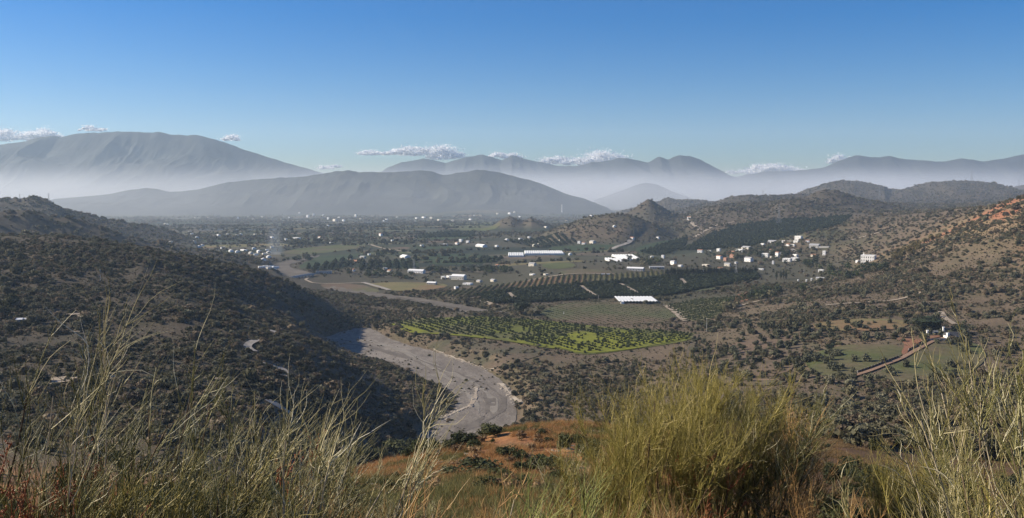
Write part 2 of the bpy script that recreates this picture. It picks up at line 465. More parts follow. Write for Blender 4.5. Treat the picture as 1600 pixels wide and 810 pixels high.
# ------------------------------------------------------------------ ground
def build_ground():
    V = np.stack([GX, GY, GZ], -1).reshape(-1, 3)
    nr = len(RINGS)
    i = np.arange(1, nr - 1)[:, None] * NTH; j = np.arange(NTH)[None, :]
    j1 = (j + 1) % NTH
    F = np.stack([i + j, i + NTH + j, i + NTH + j1, i + j1], -1).reshape(-1, 4)
    me = mesh_np('ground', V, F)
    smooth(me)
    x, y, z = V.T
    rad = np.hypot(x, y)
    sl = np.zeros(GZ.shape)
    gx, gy = np.gradient(GZ, axis=0), np.gradient(GZ, axis=1)
    dr = np.gradient(RINGS)[:, None]; dth = np.gradient(THETA)[None, :] * np.maximum(RINGS, 1)[:, None]
    sl = np.hypot(gx / dr, gy / np.abs(dth)).ravel()
    n1 = fbm(x, y, 220, 4, 101); n2 = fbm(x, y, 45, 4, 111); n3 = fbm(x, y, 700, 3, 121)
    def lerp(a, b, t):
        return a + (np.array(b) - a) * t[:, None]
    C = np.tile(np.array([0.130, 0.101, 0.072]), (len(V), 1))              # dry brown earth and litter
    C = lerp(C, (0.075, 0.080, 0.042), smoothstep(-0.1, 0.5, n1) * 0.8)       # green tinge
    C = lerp(C, (0.165, 0.128, 0.088), smoothstep(0.05, 0.5, n2) * 0.6)        # pale dry grass
    plain = (1 - smoothstep(16, 45, z)) * smoothstep(900, 1300, y)
    C = lerp(C, (0.066, 0.066, 0.046), plain * 0.85)
    # left hill: dull grey brown
    left = (1 - smoothstep(-260, -60, x + 0.1 * (y - 600))) * smoothstep(150, 300, y)
    C = lerp(C, (0.064, 0.055, 0.042), left * 0.85)
    # right hillside: warmer, with red earth showing in places
    red = smoothstep(520, 640, x) * smoothstep(700, 850, y) * (1 - smoothstep(1250, 1500, y)) 
    C = lerp(C, (0.26, 0.185, 0.115), red * 0.75)
    C = lerp(C, (0.34, 0.13, 0.075), red * smoothstep(0.05, 0.3, fbm(x, y, 60, 4, 131)) * 0.75)
    # the spur below the viewpoint: orange dry grass
    spur = (1 - smoothstep(165, 215, rad))
    C = lerp(C, (0.34, 0.165, 0.07), spur * 0.85)
    C = lerp(C, (0.22, 0.10, 0.055), spur * smoothstep(0.0, 0.3, fbm(x, y, 14, 4, 141)) * 0.8)
    C = lerp(C, (0.12, 0.085, 0.05), spur * smoothstep(0.1, 0.35, fbm(x, y, 20, 4, 145)) * 0.8)
    C = lerp(C, (0.46, 0.31, 0.15), spur * smoothstep(0.1, 0.5, fbm(x, y, 9, 4, 143)) * 0.6)
    spr = (1 - smoothstep(230, 280, rad)) * smoothstep(0.18, 0.3, x / np.maximum(y, 1)) * (y > 0)
    C = lerp(C, (0.105, 0.066, 0.042), spr * 0.9)
    nearg = 1 - smoothstep(50, 92, rad + 14 * fbm(x, y, 16, 3, 149))
    C = lerp(C, (0.15, 0.095, 0.05), nearg * 0.8)
    # far hills
    farh = np.maximum(smoothstep(2000, 3000, y), (x < -300) * smoothstep(1150, 1400, y)) * smoothstep(20, 60, z)
    C = lerp(C, (0.075, 0.064, 0.05), farh * 0.85)
    C = np.clip(C, 0, 1)
    color_attr(me, 'land', C)
    k = NT('ground_earth', 0.95, 0.1)
    p = k.pos()
    base = k.attr('land')
    na = k.noise(0.35, 6, 0.65, p); nb = k.noise(0.045, 5, 0.6, p); nc = k.noise(2.8, 5, 0.7, p)
    c = k.mix(k.maprange(na, 0.3, 0.72), k.mix(1.0, base, (0.62, 0.62, 0.6), 'MULTIPLY'), k.mix(1.0, base, (1.35, 1.3, 1.25), 'MULTIPLY'))
    c = k.mix(k.maprange(nb, 0.45, 0.62, 0, 0.55), c, k.mix(1.0, base, (0.62, 0.72, 0.55), 'MULTIPLY'))
    c = k.mix(k.maprange(nc, 0.4, 0.7, 0, 0.5), c, k.mix(1.0, base, (1.5, 1.45, 1.4), 'MULTIPLY'))
    # patchwork of plots on the valley floor, by height and distance of the land
    sep = k.n('ShaderNodeSeparateXYZ', {0: p})
    mp = k.n('ShaderNodeMapping', {0: p, 3: (0.0042, 0.0060, 0.0)}); mp.inputs[2].default_value = (0, 0, 0.35)
    vo = k.n('ShaderNodeTexVoronoi', {'Vector': mp.outputs[0], 'Scale': 1.0, 'Randomness': 0.75}, distance='CHEBYCHEV')
    plot = k.ramp(k.n('ShaderNodeSeparateColor', {0: vo.outputs['Color']}).outputs[0],
                  [(0.0, (0.034, 0.044, 0.026)), (0.3, (0.058, 0.066, 0.036)), (0.5, (0.030, 0.040, 0.026)), (0.68, (0.105, 0.092, 0.066)), (0.84, (0.066, 0.076, 0.038)), (1.0, (0.13, 0.11, 0.08))])
    flat = k.math('MULTIPLY', k.maprange(sep.outputs[2], 16, 24, 1, 0), k.maprange(sep.outputs[1], 1750, 1950, 0, 1))
    plot = k.mix(k.maprange(na, 0.3, 0.7, 0, 0.5), plot, k.mix(1.0, plot, (0.6, 0.6, 0.6), 'MULTIPLY'))
    c = k.mix(k.math('MULTIPLY', flat, 0.85), c, plot)
    k.color(c)
    k.bump(k.math('ADD', k.math('MULTIPLY', na, 1.0), k.math('MULTIPLY', nc, 0.25)), 0.6, 1.2)
    o = add_obj('ground', me, k.m)
    tag(o, kind='structure')
    return o
ground = build_ground()

# ------------------------------------------------------------------ far mountains
def mountain(name, Y, crest, depth, base_z=-2, seed=0, gulley=0.42, col=(0.055, 0.058, 0.052), crest_amp=0.028):
    xs = np.array([ray(px, py)[0] * Y for px, py in crest]); zs = np.array([CAMZ + ray(px, py)[1] * Y for px, py in crest])
    nx = int(min(700, (xs[-1] - xs[0]) / (Y * 0.0011))); ny = 70
    X = np.linspace(xs[0], xs[-1], nx)
    Zc = np.interp(X, xs, zs)
    kk = np.hanning(5); kk /= kk.sum()
    Zc = np.convolve(np.pad(Zc, 2, mode='edge'), kk, 'valid')
    Zc = Zc + (Zc - base_z) * crest_amp * fbm(X, X * 0, Y * 0.013, 4, seed + 30)
    t = np.linspace(-1, 1, ny)
    XX, TT = np.meshgrid(X, t)
    YY = Y + TT * depth
    XX = XX + depth * 0.12 * fbm(XX, YY, depth * 0.6, 3, seed + 9) * np.abs(TT)
    gul = fbm(XX + 0.35 * depth * fbm(XX, YY, depth * 0.8, 2, seed + 40), YY * 0.8, depth * 0.42, 5, seed, ridged=True)
    g = np.clip(1 - np.abs(TT), 0, 1) ** 1.15
    H = np.maximum(Zc - base_z, 1)
    fac = g * (1 + gulley * (gul - 0.35) * np.clip(np.abs(TT) * 3, 0, 1) * (1 - g * 0.4))
    Z = base_z + H * np.minimum(fac, 1 - 0.7 * np.abs(TT))
    Z = Z + H * 0.010 * fbm(XX, YY, depth * 0.06, 3, seed + 3) * np.clip(g * 4, 0, 1)
    V = np.stack([XX, YY, Z], -1).reshape(-1, 3)
    i = np.arange(ny - 1)[:, None] * nx; j = np.arange(nx - 1)[None, :]
    F = np.stack([i + j, i + j + 1, i + nx + j + 1, i + nx + j], -1).reshape(-1, 4)
    me = mesh_np(name, V, F); smooth(me)
    k = NT(name + '_rock_and_scrub', 0.95, 0.1)
    p = k.pos()
    n = k.noise(0.004, 8, 0.65, p)
    k.color(k.ramp(n, [(0.35, tuple(c * 0.7 for c in col)), (0.55, col), (0.72, tuple(min(1, c * 1.5) for c in col))]))
    return tag(add_obj(name, me, k.m), kind='structure')

mountain('mountain_ridge', 6600, [(40,330),(86,311),(130,307),(173,303),(200,297),(228,293),(245,295),(262,300),(285,299),(309,296),(335,289),(361,283),(400,280),(450,277),(480,275),(503,271),(525,267),(545,266),(565,268),(591,269),(625,268),(645,266),(656,265),(672,267),(693,273),(712,270),(735,267),(758,265),(780,269),(800,273),(830,281),(850,288),(868,296),(885,303),(915,311),(950,325)], 950, seed=3)
mountain('mountain_massif', 8900, [(-420,262),(-200,243),(-60,230),(0,225),(40,219),(83,210),(96,213),(123,207),(160,205),(204,204),(253,206),(272,209),(302,209),(320,212),(336,216),(365,227),(400,239),(450,254),(480,263),(505,270),(560,286),(620,305),(660,325)], 1500, seed=5, crest_amp=0.01)
mountain('mountain_range', 9800, [(500,300),(560,282),(591,270),(610,260),(628,252),(650,250),(668,248),(684,251),(696,255),(711,249),(727,244),(742,243),(755,242),(770,245),(783,249),(800,243),(820,247),(840,251),(868,259),(885,259),(902,258),(922,254),(942,252),(955,249),(967,247),(985,248),(997,250),(1013,253),(1022,248),(1030,244),(1037,246),(1044,249),(1053,245),(1062,242),(1078,243),(1096,251),(1108,257),(1121,264),(1140,273),(1170,284),(1220,300),(1270,320)], 1150, seed=8)
mountain('mountain_chain', 9850, [(1090,300),(1130,282),(1160,273),(1200,268),(1240,266),(1286,261),(1300,256),(1311,251),(1325,246),(1336,243),(1355,243),(1373,244),(1391,242),(1410,247),(1435,249),(1459,251),(1481,251),(1492,248),(1502,246),(1515,248),(1533,252),(1545,250),(1558,248),(1580,245),(1600,241),(1680,233),(1800,238),(2100,262)], 1150, seed=13)
mountain('mountain_knoll', 7900, [(930,312),(955,303),(975,296),(990,290),(1005,286),(1015,285),(1028,289),(1045,297),(1065,304),(1090,313)], 500, seed=17)

# ------------------------------------------------------------------ draped sheets: riverbeds, fields, tracks
def resample(poly, step):
    out = []
    n = len(poly)
    for i in range(n):
        p = poly[i]; q = poly[(i + 1) % n]
        L = math.hypot(q[0] - p[0], q[1] - p[1]); m = max(1, int(L / step))
        for k in range(m):
            t = k / m
            out.append((p[0] + (q[0] - p[0]) * t, p[1] + (q[1] - p[1]) * t))
    return out

def roughen(poly, amp, scale, seed):
    P = np.array(poly)
    dx = fbm(P[:, 0], P[:, 1], scale, 3, seed); dy = fbm(P[:, 0], P[:, 1], scale, 3, seed + 50)
    return list(zip(P[:, 0] + amp * dx, P[:, 1] + amp * dy))

def smooth_poly(poly, it=2):
    for _ in range(it):
        out = []
        n = len(poly)
        for i in range(n):
            p, q = poly[i], poly[(i + 1) % n]
            out += [(0.75 * p[0] + 0.25 * q[0], 0.75 * p[1] + 0.25 * q[1]), (0.25 * p[0] + 0.75 * q[0], 0.25 * p[1] + 0.75 * q[1])]
        poly = out
    return poly

def drape(name, poly, mat, off=0.35, step=10.0, kind='structure', amp=1.5, seed=1, corners=1):
    poly = smooth_poly(poly, corners)
    poly = resample(poly, step)
    if amp:
        poly = roughen(poly, amp, step * 3, seed)
    P = np.array(poly)
    x0, y0 = P.min(0); x1, y1 = P.max(0)
    gx, gy = np.meshgrid(np.arange(x0, x1, step * 1.2), np.arange(y0, y1, step * 1.2))
    gx = gx.ravel() + rng.uniform(-0.2, 0.2, gx.size) * step; gy = gy.ravel() + rng.uniform(-0.2, 0.2, gy.size) * step
    d, _, _ = seg_dist(gx, gy, poly, True)
    m = in_poly(gx, gy, poly) & (d > step * 0.45)
    pts = [Vector(p) for p in poly] + [Vector(p) for p in zip(gx[m], gy[m])]
    n = len(poly)
    edges = [(i, (i + 1) % n) for i in range(n)]
    vv, ee, ff, _, _, _ = delaunay_2d_cdt(pts, edges, [], 1, 1e-4)
    vx = np.array([v.x for v in vv]); vy = np.array([v.y for v in vv])
    z = height(vx, vy) + off
    F = np.array([f[:3] for f in ff])
    me = mesh_np(name, np.stack([vx, vy, z], -1), F); smooth(me)
    o = add_obj(name, me, mat)
    return tag(o, kind=kind)

def pxpoly(pp, ymin=300):
    return [hit(px, py, ymin)[:2] for px, py in pp]

def ribbon_pts(line, width, step=6.0):
    P = []
    for p, q in zip(line[:-1], line[1:]):
        L = math.hypot(q[0] - p[0], q[1] - p[1]); m = max(1, int(L / step))
        for k in range(m):
            t = k / m
            P.append((p[0] + (q[0] - p[0]) * t, p[1] + (q[1] - p[1]) * t))
    P.append(line[-1][:2])
    P = np.array(P)
    for _ in range(3):
        P[1:-1] = 0.25 * P[:-2] + 0.5 * P[1:-1] + 0.25 * P[2:]
    return P

def ribbon(name, line, width, mat, off=0.4, step=6.0, kind='structure', vary=0.12, cols=3):
    P = ribbon_pts(line, width, step)
    t = np.gradient(P, axis=0); t /= np.linalg.norm(t, axis=1)[:, None] + 1e-9
    nrm = np.stack([-t[:, 1], t[:, 0]], -1)
    w = width / 2 * (1 + vary * fbm(P[:, 0], P[:, 1], 25, 2, 5))
    rows = []
    for k in np.linspace(-1, 1, cols):
        q = P + nrm * (w * k)[:, None]
        rows.append(np.column_stack([q, height(q[:, 0], q[:, 1]) + off]))
    zt = np.max([r[:, 2] for r in rows], axis=0)
    for r in rows:
        r[:, 2] = r[:, 2] * 0.5 + zt * 0.5
    V = np.concatenate(rows); n = len(P)
    F = [(a * n + i, a * n + i + 1, (a + 1) * n + i + 1, (a + 1) * n + i) for a in range(cols - 1) for i in range(n - 1)]
    me = mesh_np(name, V, F); smooth(me)
    return tag(add_obj(name, me, mat), kind=kind)

def field_mat(name, a, b, c=None, scale=0.05, rows=None):
    k = NT(name, 0.95, 0.1)
    p = k.pos()
    n1 = k.noise(scale, 6, 0.65, p); n2 = k.noise(scale * 9, 5, 0.7, p)
    col = k.mix(k.maprange(n1, 0.38, 0.62), a, b)
    if c is not None:
        n3 = k.noise(scale * 0.45, 4, 0.6, k.n('ShaderNodeVectorMath', {0: p, 1: (310.0, 77.0, 0)}, operation='ADD').outputs[0])
        col = k.mix(k.maprange(n3, 0.48, 0.62), col, c)
    col = k.mix(k.maprange(n2, 0.3, 0.7, 0, 0.7), col, k.mix(1.0, col, (0.5, 0.5, 0.5), 'MULTIPLY'))
    k.color(col)
    k.bump(n2, 0.5, 0.6)
    return k.m

def river_mat():
    k = NT('river_gravel', 0.95, 0.15)
    p = k.pos()
    mp = k.n('ShaderNodeMapping', {0: p, 3: (1, 0.35, 1)}); mp.inputs[2].default_value = (0, 0, 0.5)
    n0 = k.noise(0.018, 6, 0.7, mp.outputs[0]); n1 = k.noise(0.06, 6, 0.7, p); n2 = k.noise(0.9, 5, 0.75, p)
    c = k.ramp(n0, [(0.36, (0.13, 0.112, 0.096)), (0.46, (0.235, 0.206, 0.176)), (0.53, (0.165, 0.144, 0.123)), (0.62, (0.28, 0.247, 0.21))])
    c = k.mix(k.maprange(n1, 0.52, 0.66, 0, 0.75), c, (0.29, 0.26, 0.222))
    c = k.mix(k.maprange(n2, 0.42, 0.66, 0, 0.75), c, (0.085, 0.076, 0.066))
    k.color(c); k.bump(n2, 0.7, 0.5)
    return k.m
M_RIVER = river_mat()
drape('river_bed', RIVER, M_RIVER, 0.25, 6.0, amp=2.5, corners=2)
M_SILT = field_mat('grey_silt', (0.165, 0.145, 0.12), (0.125, 0.11, 0.092), (0.19, 0.165, 0.135), 0.04)
drape('river_bed', UPPER, M_SILT, 0.35, 9.0, amp=3, corners=2)
drape('river_bed', BEND, M_SILT, 0.6, 14.0, amp=3, corners=2)

F_YELLOW = field_mat('mustard_green_grass', (0.115, 0.128, 0.036), (0.165, 0.178, 0.034), (0.13, 0.125, 0.055), 0.03)
F_BRIGHT = field_mat('bright_sorrel_grass', (0.175, 0.19, 0.028), (0.23, 0.24, 0.03), (0.125, 0.13, 0.04), 0.06)
F_GREYGREEN = field_mat('grey_green_field', (0.10, 0.108, 0.052), (0.125, 0.125, 0.066), (0.15, 0.11, 0.075), 0.012)
F_GREENROW = field_mat('row_crop_soil', (0.15, 0.15, 0.075), (0.18, 0.165, 0.095), None, 0.03)
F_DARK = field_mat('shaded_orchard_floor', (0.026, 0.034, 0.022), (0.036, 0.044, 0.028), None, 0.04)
F_STRAW = field_mat('straw_field', (0.21, 0.175, 0.08), (0.165, 0.155, 0.07), (0.22, 0.14, 0.08), 0.02)
F_BROWN = field_mat('ploughed_earth', (0.17, 0.12, 0.085), (0.135, 0.108, 0.078), (0.11, 0.105, 0.06), 0.02)
F_GREEN = field_mat('green_pasture', (0.085, 0.10, 0.04), (0.12, 0.13, 0.05), (0.14, 0.115, 0.07), 0.02)
F_DGREEN = field_mat('dark_green_crop', (0.042, 0.062, 0.03), (0.058, 0.078, 0.036), None, 0.012)
F_SCRUB = field_mat('scrubby_waste_ground', (0.14, 0.11, 0.08), (0.10, 0.094, 0.06), (0.155, 0.118, 0.084), 0.03)
F_RED = field_mat('red_earth', (0.25, 0.115, 0.07), (0.30, 0.16, 0.10), (0.20, 0.13, 0.085), 0.08)
M_TRACK = field_mat('pale_dirt_track', (0.42, 0.35, 0.27), (0.34, 0.28, 0.21), None, 0.1)
M_ROAD = field_mat('pale_concrete_road', (0.40, 0.36, 0.31), (0.32, 0.29, 0.25), None, 0.1)
F_LANE = field_mat('reddish_lane', (0.34, 0.23, 0.16), (0.28, 0.18, 0.12), None, 0.1)
M_PALE = field_mat('pale_bank_gravel', (0.55, 0.48, 0.38), (0.40, 0.33, 0.25), None, 0.1)

P_YELLOW = [(612,504),(645,499),(700,497),(760,495),(830,499),(900,507),(960,513),(1060,518),(1094,522),(1085,530),(1050,538),(1000,545),(950,552),(905,556),(880,546),(830,540),(790,533),(740,528),(700,525),(655,522),(632,514)]
P_SLOPE = [(838,489),(880,474),(950,472),(1036,478),(1068,501),(1000,507),(930,508),(865,502)]
P_ROWS = [(1042,478),(1080,470),(1150,463),(1205,455),(1195,463),(1150,474),(1128,490),(1110,500),(1072,503)]
P_DARK = [(737,463),(790,455),(860,449),(960,441),(1060,431),(1180,425),(1186,436),(1110,450),(1040,463),(960,466),(840,473),(772,476)]
P_LIT = [(676,464),(700,456),(760,448),(820,439),(870,433),(950,430),(1050,425),(1060,430),(960,440),(860,448),(780,456),(735,464)]
WP = {}
for nm, pp, mt, off, st in [
    ('orchard_field', P_YELLOW, F_YELLOW, 0.4, 8), ('crop_field', P_SLOPE, F_GREYGREEN, 0.4, 10), ('crop_field', P_ROWS, F_GREENROW, 0.45, 10),
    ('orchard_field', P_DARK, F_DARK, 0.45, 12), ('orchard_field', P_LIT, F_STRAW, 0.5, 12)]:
    w = pxpoly(pp)
    WP[id(pp)] = w
    drape(nm, w, mt, off, st, seed=len(WP))
drape('grass_patch', pxpoly([(905,517),(950,521),(1010,519),(1085,522.5),(1075,529),(1045,537),(1000,544),(950,551),(905,555),(882,545),(850,538),(868,528)]), F_BRIGHT, 0.75, 6, amp=5, seed=71, corners=2)
ribbon('grass_patch', [hit(px, py, 300)[:2] for px, py in [(617,507),(632,514),(655,520.5),(700,523.5),(745,527),(790,532),(830,538.5),(870,545)]], 9, F_BRIGHT, 0.75, 5, vary=0.9)
MORE_FIELDS = [
    ('field', [(566,444),(620,441),(690,443),(705,448),(660,455),(610,456)], F_STRAW),
    ('field', [(610,458),(665,456),(735,447),(760,448),(700,457),(672,465),(640,464)], F_BROWN),
    ('field', [(500,443),(560,444),(604,458),(560,456),(505,450)], F_GREYGREEN),
    ('field', [(462,421),(480,408),(520,401),(552,399),(556,406),(548,418),(500,423)], F_DGREEN),
    ('field', [(592,411),(640,404),(655,408),(652,420),(610,421)], F_DGREEN),
    ('field', [(660,398),(740,397),(790,403),(770,411),(690,415),(656,410)], F_DGREEN),
    ('field', [(440,392),(520,383),(570,382),(572,387),(500,397),(448,398)], F_GREEN),
    ('field', [(590,389),(635,386),(646,389),(600,395)], F_BROWN),
    ('field', [(640,372),(690,363),(740,362),(745,372),(690,376)], F_DGREEN),
    ('field', [(690,350),(760,345),(785,349),(770,360),(720,362)], F_GREEN),
    ('field', [(846,388),(900,383),(960,383),(985,386),(950,392),(890,394)], F_DGREEN),
    ('field', [(885,399),(930,393),(990,392),(1000,396),(940,401)], F_SCRUB),
    ('field', [(845,413),(880,410),(905,416),(880,421),(850,420)], F_GREEN),
    ('field', [(900,420),(950,424),(960,429),(880,431),(870,426)], F_GREYGREEN),
    ('field', [(985,388),(1050,374),(1075,370),(1065,384),(1010,398)], F_DGREEN),
    ('field', [(660,540),(700,528),(760,534),(830,544),(860,552),(800,572),(790,592),(760,575),(700,556)], F_SCRUB),
    ('field', [(1268,506),(1330,499),(1400,500),(1425,505),(1410,515),(1340,519),(1275,516)], F_STRAW),
    ('field', [(1280,548),(1340,538),(1410,540),(1414,556),(1370,575),(1320,592),(1270,586),(1255,565)], F_GREEN),
    ('field', [(1428,556),(1470,533),(1530,536),(1545,560),(1500,592),(1420,598),(1350,594),(1380,578)], F_GREEN),
    ('field', [(1110,556),(1160,530),(1230,526),(1290,536),(1250,560),(1230,588),(1140,590)], F_BROWN),
    ('field', [(1095,588),(1180,592),(1230,594),(1220,604),(1120,603)], F_BROWN),
    ('field', [(1075,452),(1090,446),(1115,448),(1150,447),(1120,452),(1085,457)], F_GREYGREEN),
    ('field', [(1120,475),(1170,455),(1195,452),(1180,466),(1150,476)], F_RED),
]
for i, (nm, pp, mt) in enumerate(MORE_FIELDS):
    drape(nm, pxpoly(pp), mt, 0.32 + 0.012 * i, 10 if pp[0][1] > 430 else 22, seed=20 + i)

PLOT = random.Random(5)
PLOTS = []
tries = 0
while len(PLOTS) < 75 and tries < 3000:
    tries += 1
    Y = 1650 * (3.4 ** PLOT.random()); px = PLOT.uniform(240, 1060)
    cx = (px - 800) / FPX * Y; a = 0.30 + PLOT.gauss(0, 0.12)
    L = PLOT.uniform(90, 330) * (0.6 + Y / 4000); W_ = PLOT.uniform(40, 120) * (0.6 + Y / 4000)
    c_, s_ = math.cos(a), math.sin(a)
    w = [(cx + u * L / 2 * c_ - v * W_ / 2 * s_, Y + u * L / 2 * s_ + v * W_ / 2 * c_) for u, v in ((-1, -1), (1, -1), (1, 1), (-1, 1))]
    X_ = np.array([p[0] for p in w] + [cx]); Y_ = np.array([p[1] for p in w] + [Y])
    if height(X_, Y_).max() > 15.5 or any(in_poly(X_, Y_, q).any() for q in (RIVER, UPPER, BEND)): continue
    if any(math.hypot(cx - q[0], Y - q[1]) < 0.42 * (L + q[2]) for q in PLOTS): continue
    PLOTS.append((cx, Y, L, W_, a))
    drape('field', w, PLOT.choice([F_DGREEN, F_DGREEN, F_DARK, F_GREYGREEN, F_BROWN, F_GREEN, F_STRAW, F_SCRUB]), 0.22 + 0.001 * len(PLOTS), 26, seed=100 + len(PLOTS), corners=0)

def pxline(pp, ymin=300):
    return [hit(px, py, ymin)[:2] for px, py in pp]
# red earth yard and lane at the farm on the right
drape('red_earth_yard', pxpoly([(1398,530),(1422,527.5),(1448,526.5),(1470,525.5),(1470,528),(1446,532),(1432,539),(1421,547),(1417,556),(1408,558),(1411,546),(1413,536)]), F_RED, 0.75, 5, amp=1.0, seed=60)
ribbon('farm_lane', pxline([(1330,590),(1370,577),(1405,563),(1425,552),(1448,539),(1478,527),(1510,531)]), 3.6, F_LANE, 0.9)
ribbon('dirt_track', pxline([(1470,488),(1478,500),(1492,508)], 400), 5, M_TRACK, 0.8)
ribbon('dirt_track', pxline([(1150,595),(1190,595),(1225,594)]), 2.2, F_LANE, 0.6)
ribbon('dirt_track', pxline([(1236,669),(1300,669),(1370,672),(1420,679)], 170), 4.0, field_mat('dry_crest_track', (0.40, 0.27, 0.16), (0.32, 0.20, 0.11), None, 0.3), 0.25, 3)
for pp, w, m in [([(1042,478),(1058,490),(1072,503)], 9, M_TRACK), ([(908,447),(920,456),(933,465)], 6, M_TRACK), ([(970,444),(985,452),(998,460)], 6, M_TRACK), ([(1064,436),(1075,446)], 6, M_TRACK),
          ([(733,464),(755,472),(775,478)], 8, M_TRACK), ([(795,458),(806,468)], 6, M_TRACK), ([(567,442),(585,447),(608,454)], 8, M_ROAD), ([(483,433),(477,438),(488,443),(520,444),(566,443)], 4.5, M_TRACK),
          ([(952,391),(966,385),(986,376)], 12, M_ROAD), ([(1228,384),(1237,390),(1247,396)], 8, M_ROAD), ([(1190,384),(1203,378),(1222,377),(1240,379)], 7, M_ROAD),
          ([(1328,376),(1380,362),(1440,350),(1500,340)], 8, M_TRACK), ([(1083,372),(1100,362),(1120,352),(1150,346)], 10, M_TRACK), ([(1077,345),(1083,352),(1094,360)], 12, M_TRACK),
          ([(620,465),(650,470),(690,478),(740,486),(790,490)], 4, M_SILT), ([(1130,487),(1165,476),(1190,470),(1215,468)], 4, M_TRACK), ([(1088,524),(1080,545),(1075,560)], 5, F_SCRUB),
          ([(1290,478),(1340,474),(1400,470),(1450,452)], 4, M_TRACK), ([(560,378),(600,389),(640,395)], 8, M_TRACK), ([(640,429),(690,424),(760,426)], 6, M_TRACK), ([(820,440),(900,428),(960,429)], 6, M_TRACK)]:
    ribbon('dirt_track' if m is not M_ROAD else 'lane', pxline(pp), w, m, 0.8)
# pale stony edges beside the riverbed: low strips, strewn with boulders farther down
BANKS = [([(678,549),(705,559),(730,568),(752,575),(775,582)], 4.0), ([(783,600),(793,612),(803,622),(812,632)], 6.0), ([(745,605),(743,620),(736,634),(716,643),(690,655)], 5.0)]
for pp, w in BANKS:
    ribbon('stone_bank', [on_plane(*p) for p in pp], w * 0.4, M_PALE, 0.5, 3, vary=1.5)
# shallow channels and sand strips left by the last flood, following the bed
M_DGRAV = field_mat('dark_wet_gravel', (0.15, 0.132, 0.114), (0.195, 0.172, 0.148), None, 0.15)
M_SAND = field_mat('pale_river_sand', (0.31, 0.28, 0.24), (0.25, 0.225, 0.19), None, 0.15)
FLOW = [(525,531),(575,534),(625,549),(675,570),(715,586),(748,604),(768,628),(762,650),(735,668),(690,684)]
for k_, (dx, dy, w, m) in enumerate([(-14, 6, 5, M_DGRAV), (10, -3, 4, M_SAND), (22, -4, 3.0, M_DGRAV), (-24, 7, 2.5, M_SAND)]):
    a = k_ % 3; b = len(FLOW) - (k_ % 2) * 2
    pts = [on_plane(px + dx * (0.4 + 0.6 * math.sin(i * 0.9 + k_)), py + dy * (0.4 + 0.6 * math.cos(i * 0.7 + k_))) for i, (px, py) in enumerate(FLOW)][a:b]
    ribbon('river_channel', pts, w, m, 0.33 + 0.02 * k_, 4, vary=1.6)
# the road winding down the left hillside
for pp in ([(452,648),(438,640),(428,634),(420,628)], [(441,590),(445,583),(440,576),(425,571),(408,569)], [(398,551),(388,547),(386,541),(396,535),(404,532)], [(438,525),(432,519),(420,517)]):
    ribbon('mountain_road', pxline(pp), 5.0, M_ROAD, 0.5, 3)
ribbon('dirt_track', pxline([(20,503),(50,500),(90,496),(125,490),(138,505),(118,520)]), 5, M_TRACK, 0.6, 4)
ribbon('terrace', pxline([(60,600),(110,592),(150,590),(200,596)]), 12, M_TRACK, 0.5, 5)
ribbon('terrace', pxline([(265,598),(310,590),(350,594)]), 7, M_TRACK, 0.5, 5)

# ------------------------------------------------------------------ bushes and trees
def leaf_clump(seed, nleaf, rx, rz, leaf, lumps=7, flat=0.0, core=True, cone=0.0):
    """crown of many small leaf faces gathered in uneven lumps, base at z = 0, centre of crown at rz"""
    r = np.random.default_rng(seed)
    V = []; F = []
    lc = []
    for _ in range(lumps):
        a = r.uniform(0, 2 * math.pi); zz = r.uniform(-0.75, 0.8); q = math.sqrt(max(0, 1 - zz * zz)) * r.uniform(0.35, 0.75)
        if cone: q *= 0.3 + 0.7 * (1 - (zz + 0.75) / 1.55) * cone + (1 - cone) * 0.7
        lc.append((rx * q * math.cos(a), rx * q * math.sin(a), rz * (1 + zz * 0.62), r.uniform(0.38, 0.62)))
    for i in range(nleaf):
        cx, cy, cz, cr = lc[r.integers(len(lc))]
        d = r.normal(size=3); d /= np.linalg.norm(d)
        rad = cr * r.uniform(0.65, 1.08)
        p = np.array([cx + d[0] * rad * rx, cy + d[1] * rad * rx, max(0.03 * rz, cz + d[2] * rad * rz)])
        nrm = d + 0.7 * r.normal(size=3); nrm /= np.linalg.norm(nrm)
        t = np.cross(nrm, r.normal(size=3)); t /= np.linalg.norm(t) + 1e-9
        b = np.cross(nrm, t)
        s = leaf * r.uniform(0.6, 1.4)
        k = len(V)
        V += [p - t * s, p + b * s * 0.55, p + t * s, p - b * s * 0.55]
        F.append((k, k + 1, k + 2, k + 3))
    if core:
        for cx, cy, cz, cr in lc:
            k = len(V)
            c = np.array([cx, cy, cz]); a = cr * 0.6
            oct_ = [(1, 0, 0), (-1, 0, 0), (0, 1, 0), (0, -1, 0), (0, 0, 1), (0, 0, -1)]
            rot = Euler(r.uniform(0, 3, 3)).to_matrix()
            for o in oct_:
                q = rot @ Vector(o)
                V.append(c + np.array([q.x * rx * a, q.y * rx * a, q.z * rz * a]))
            for f in [(0, 2, 4), (2, 1, 4), (1, 3, 4), (3, 0, 4), (2, 0, 5), (1, 2, 5), (3, 1, 5), (0, 3, 5)]:
                F.append((k + f[0], k + f[1], k + f[2], k + f[2]))
    return V, F

def poly_mesh(name, V, F):
    me = bpy.data.meshes.new(name)
    F2 = [tuple(dict.fromkeys(f)) for f in F]
    me.from_pydata([tuple(v) for v in V], [], F2)
    me.update()
    return me

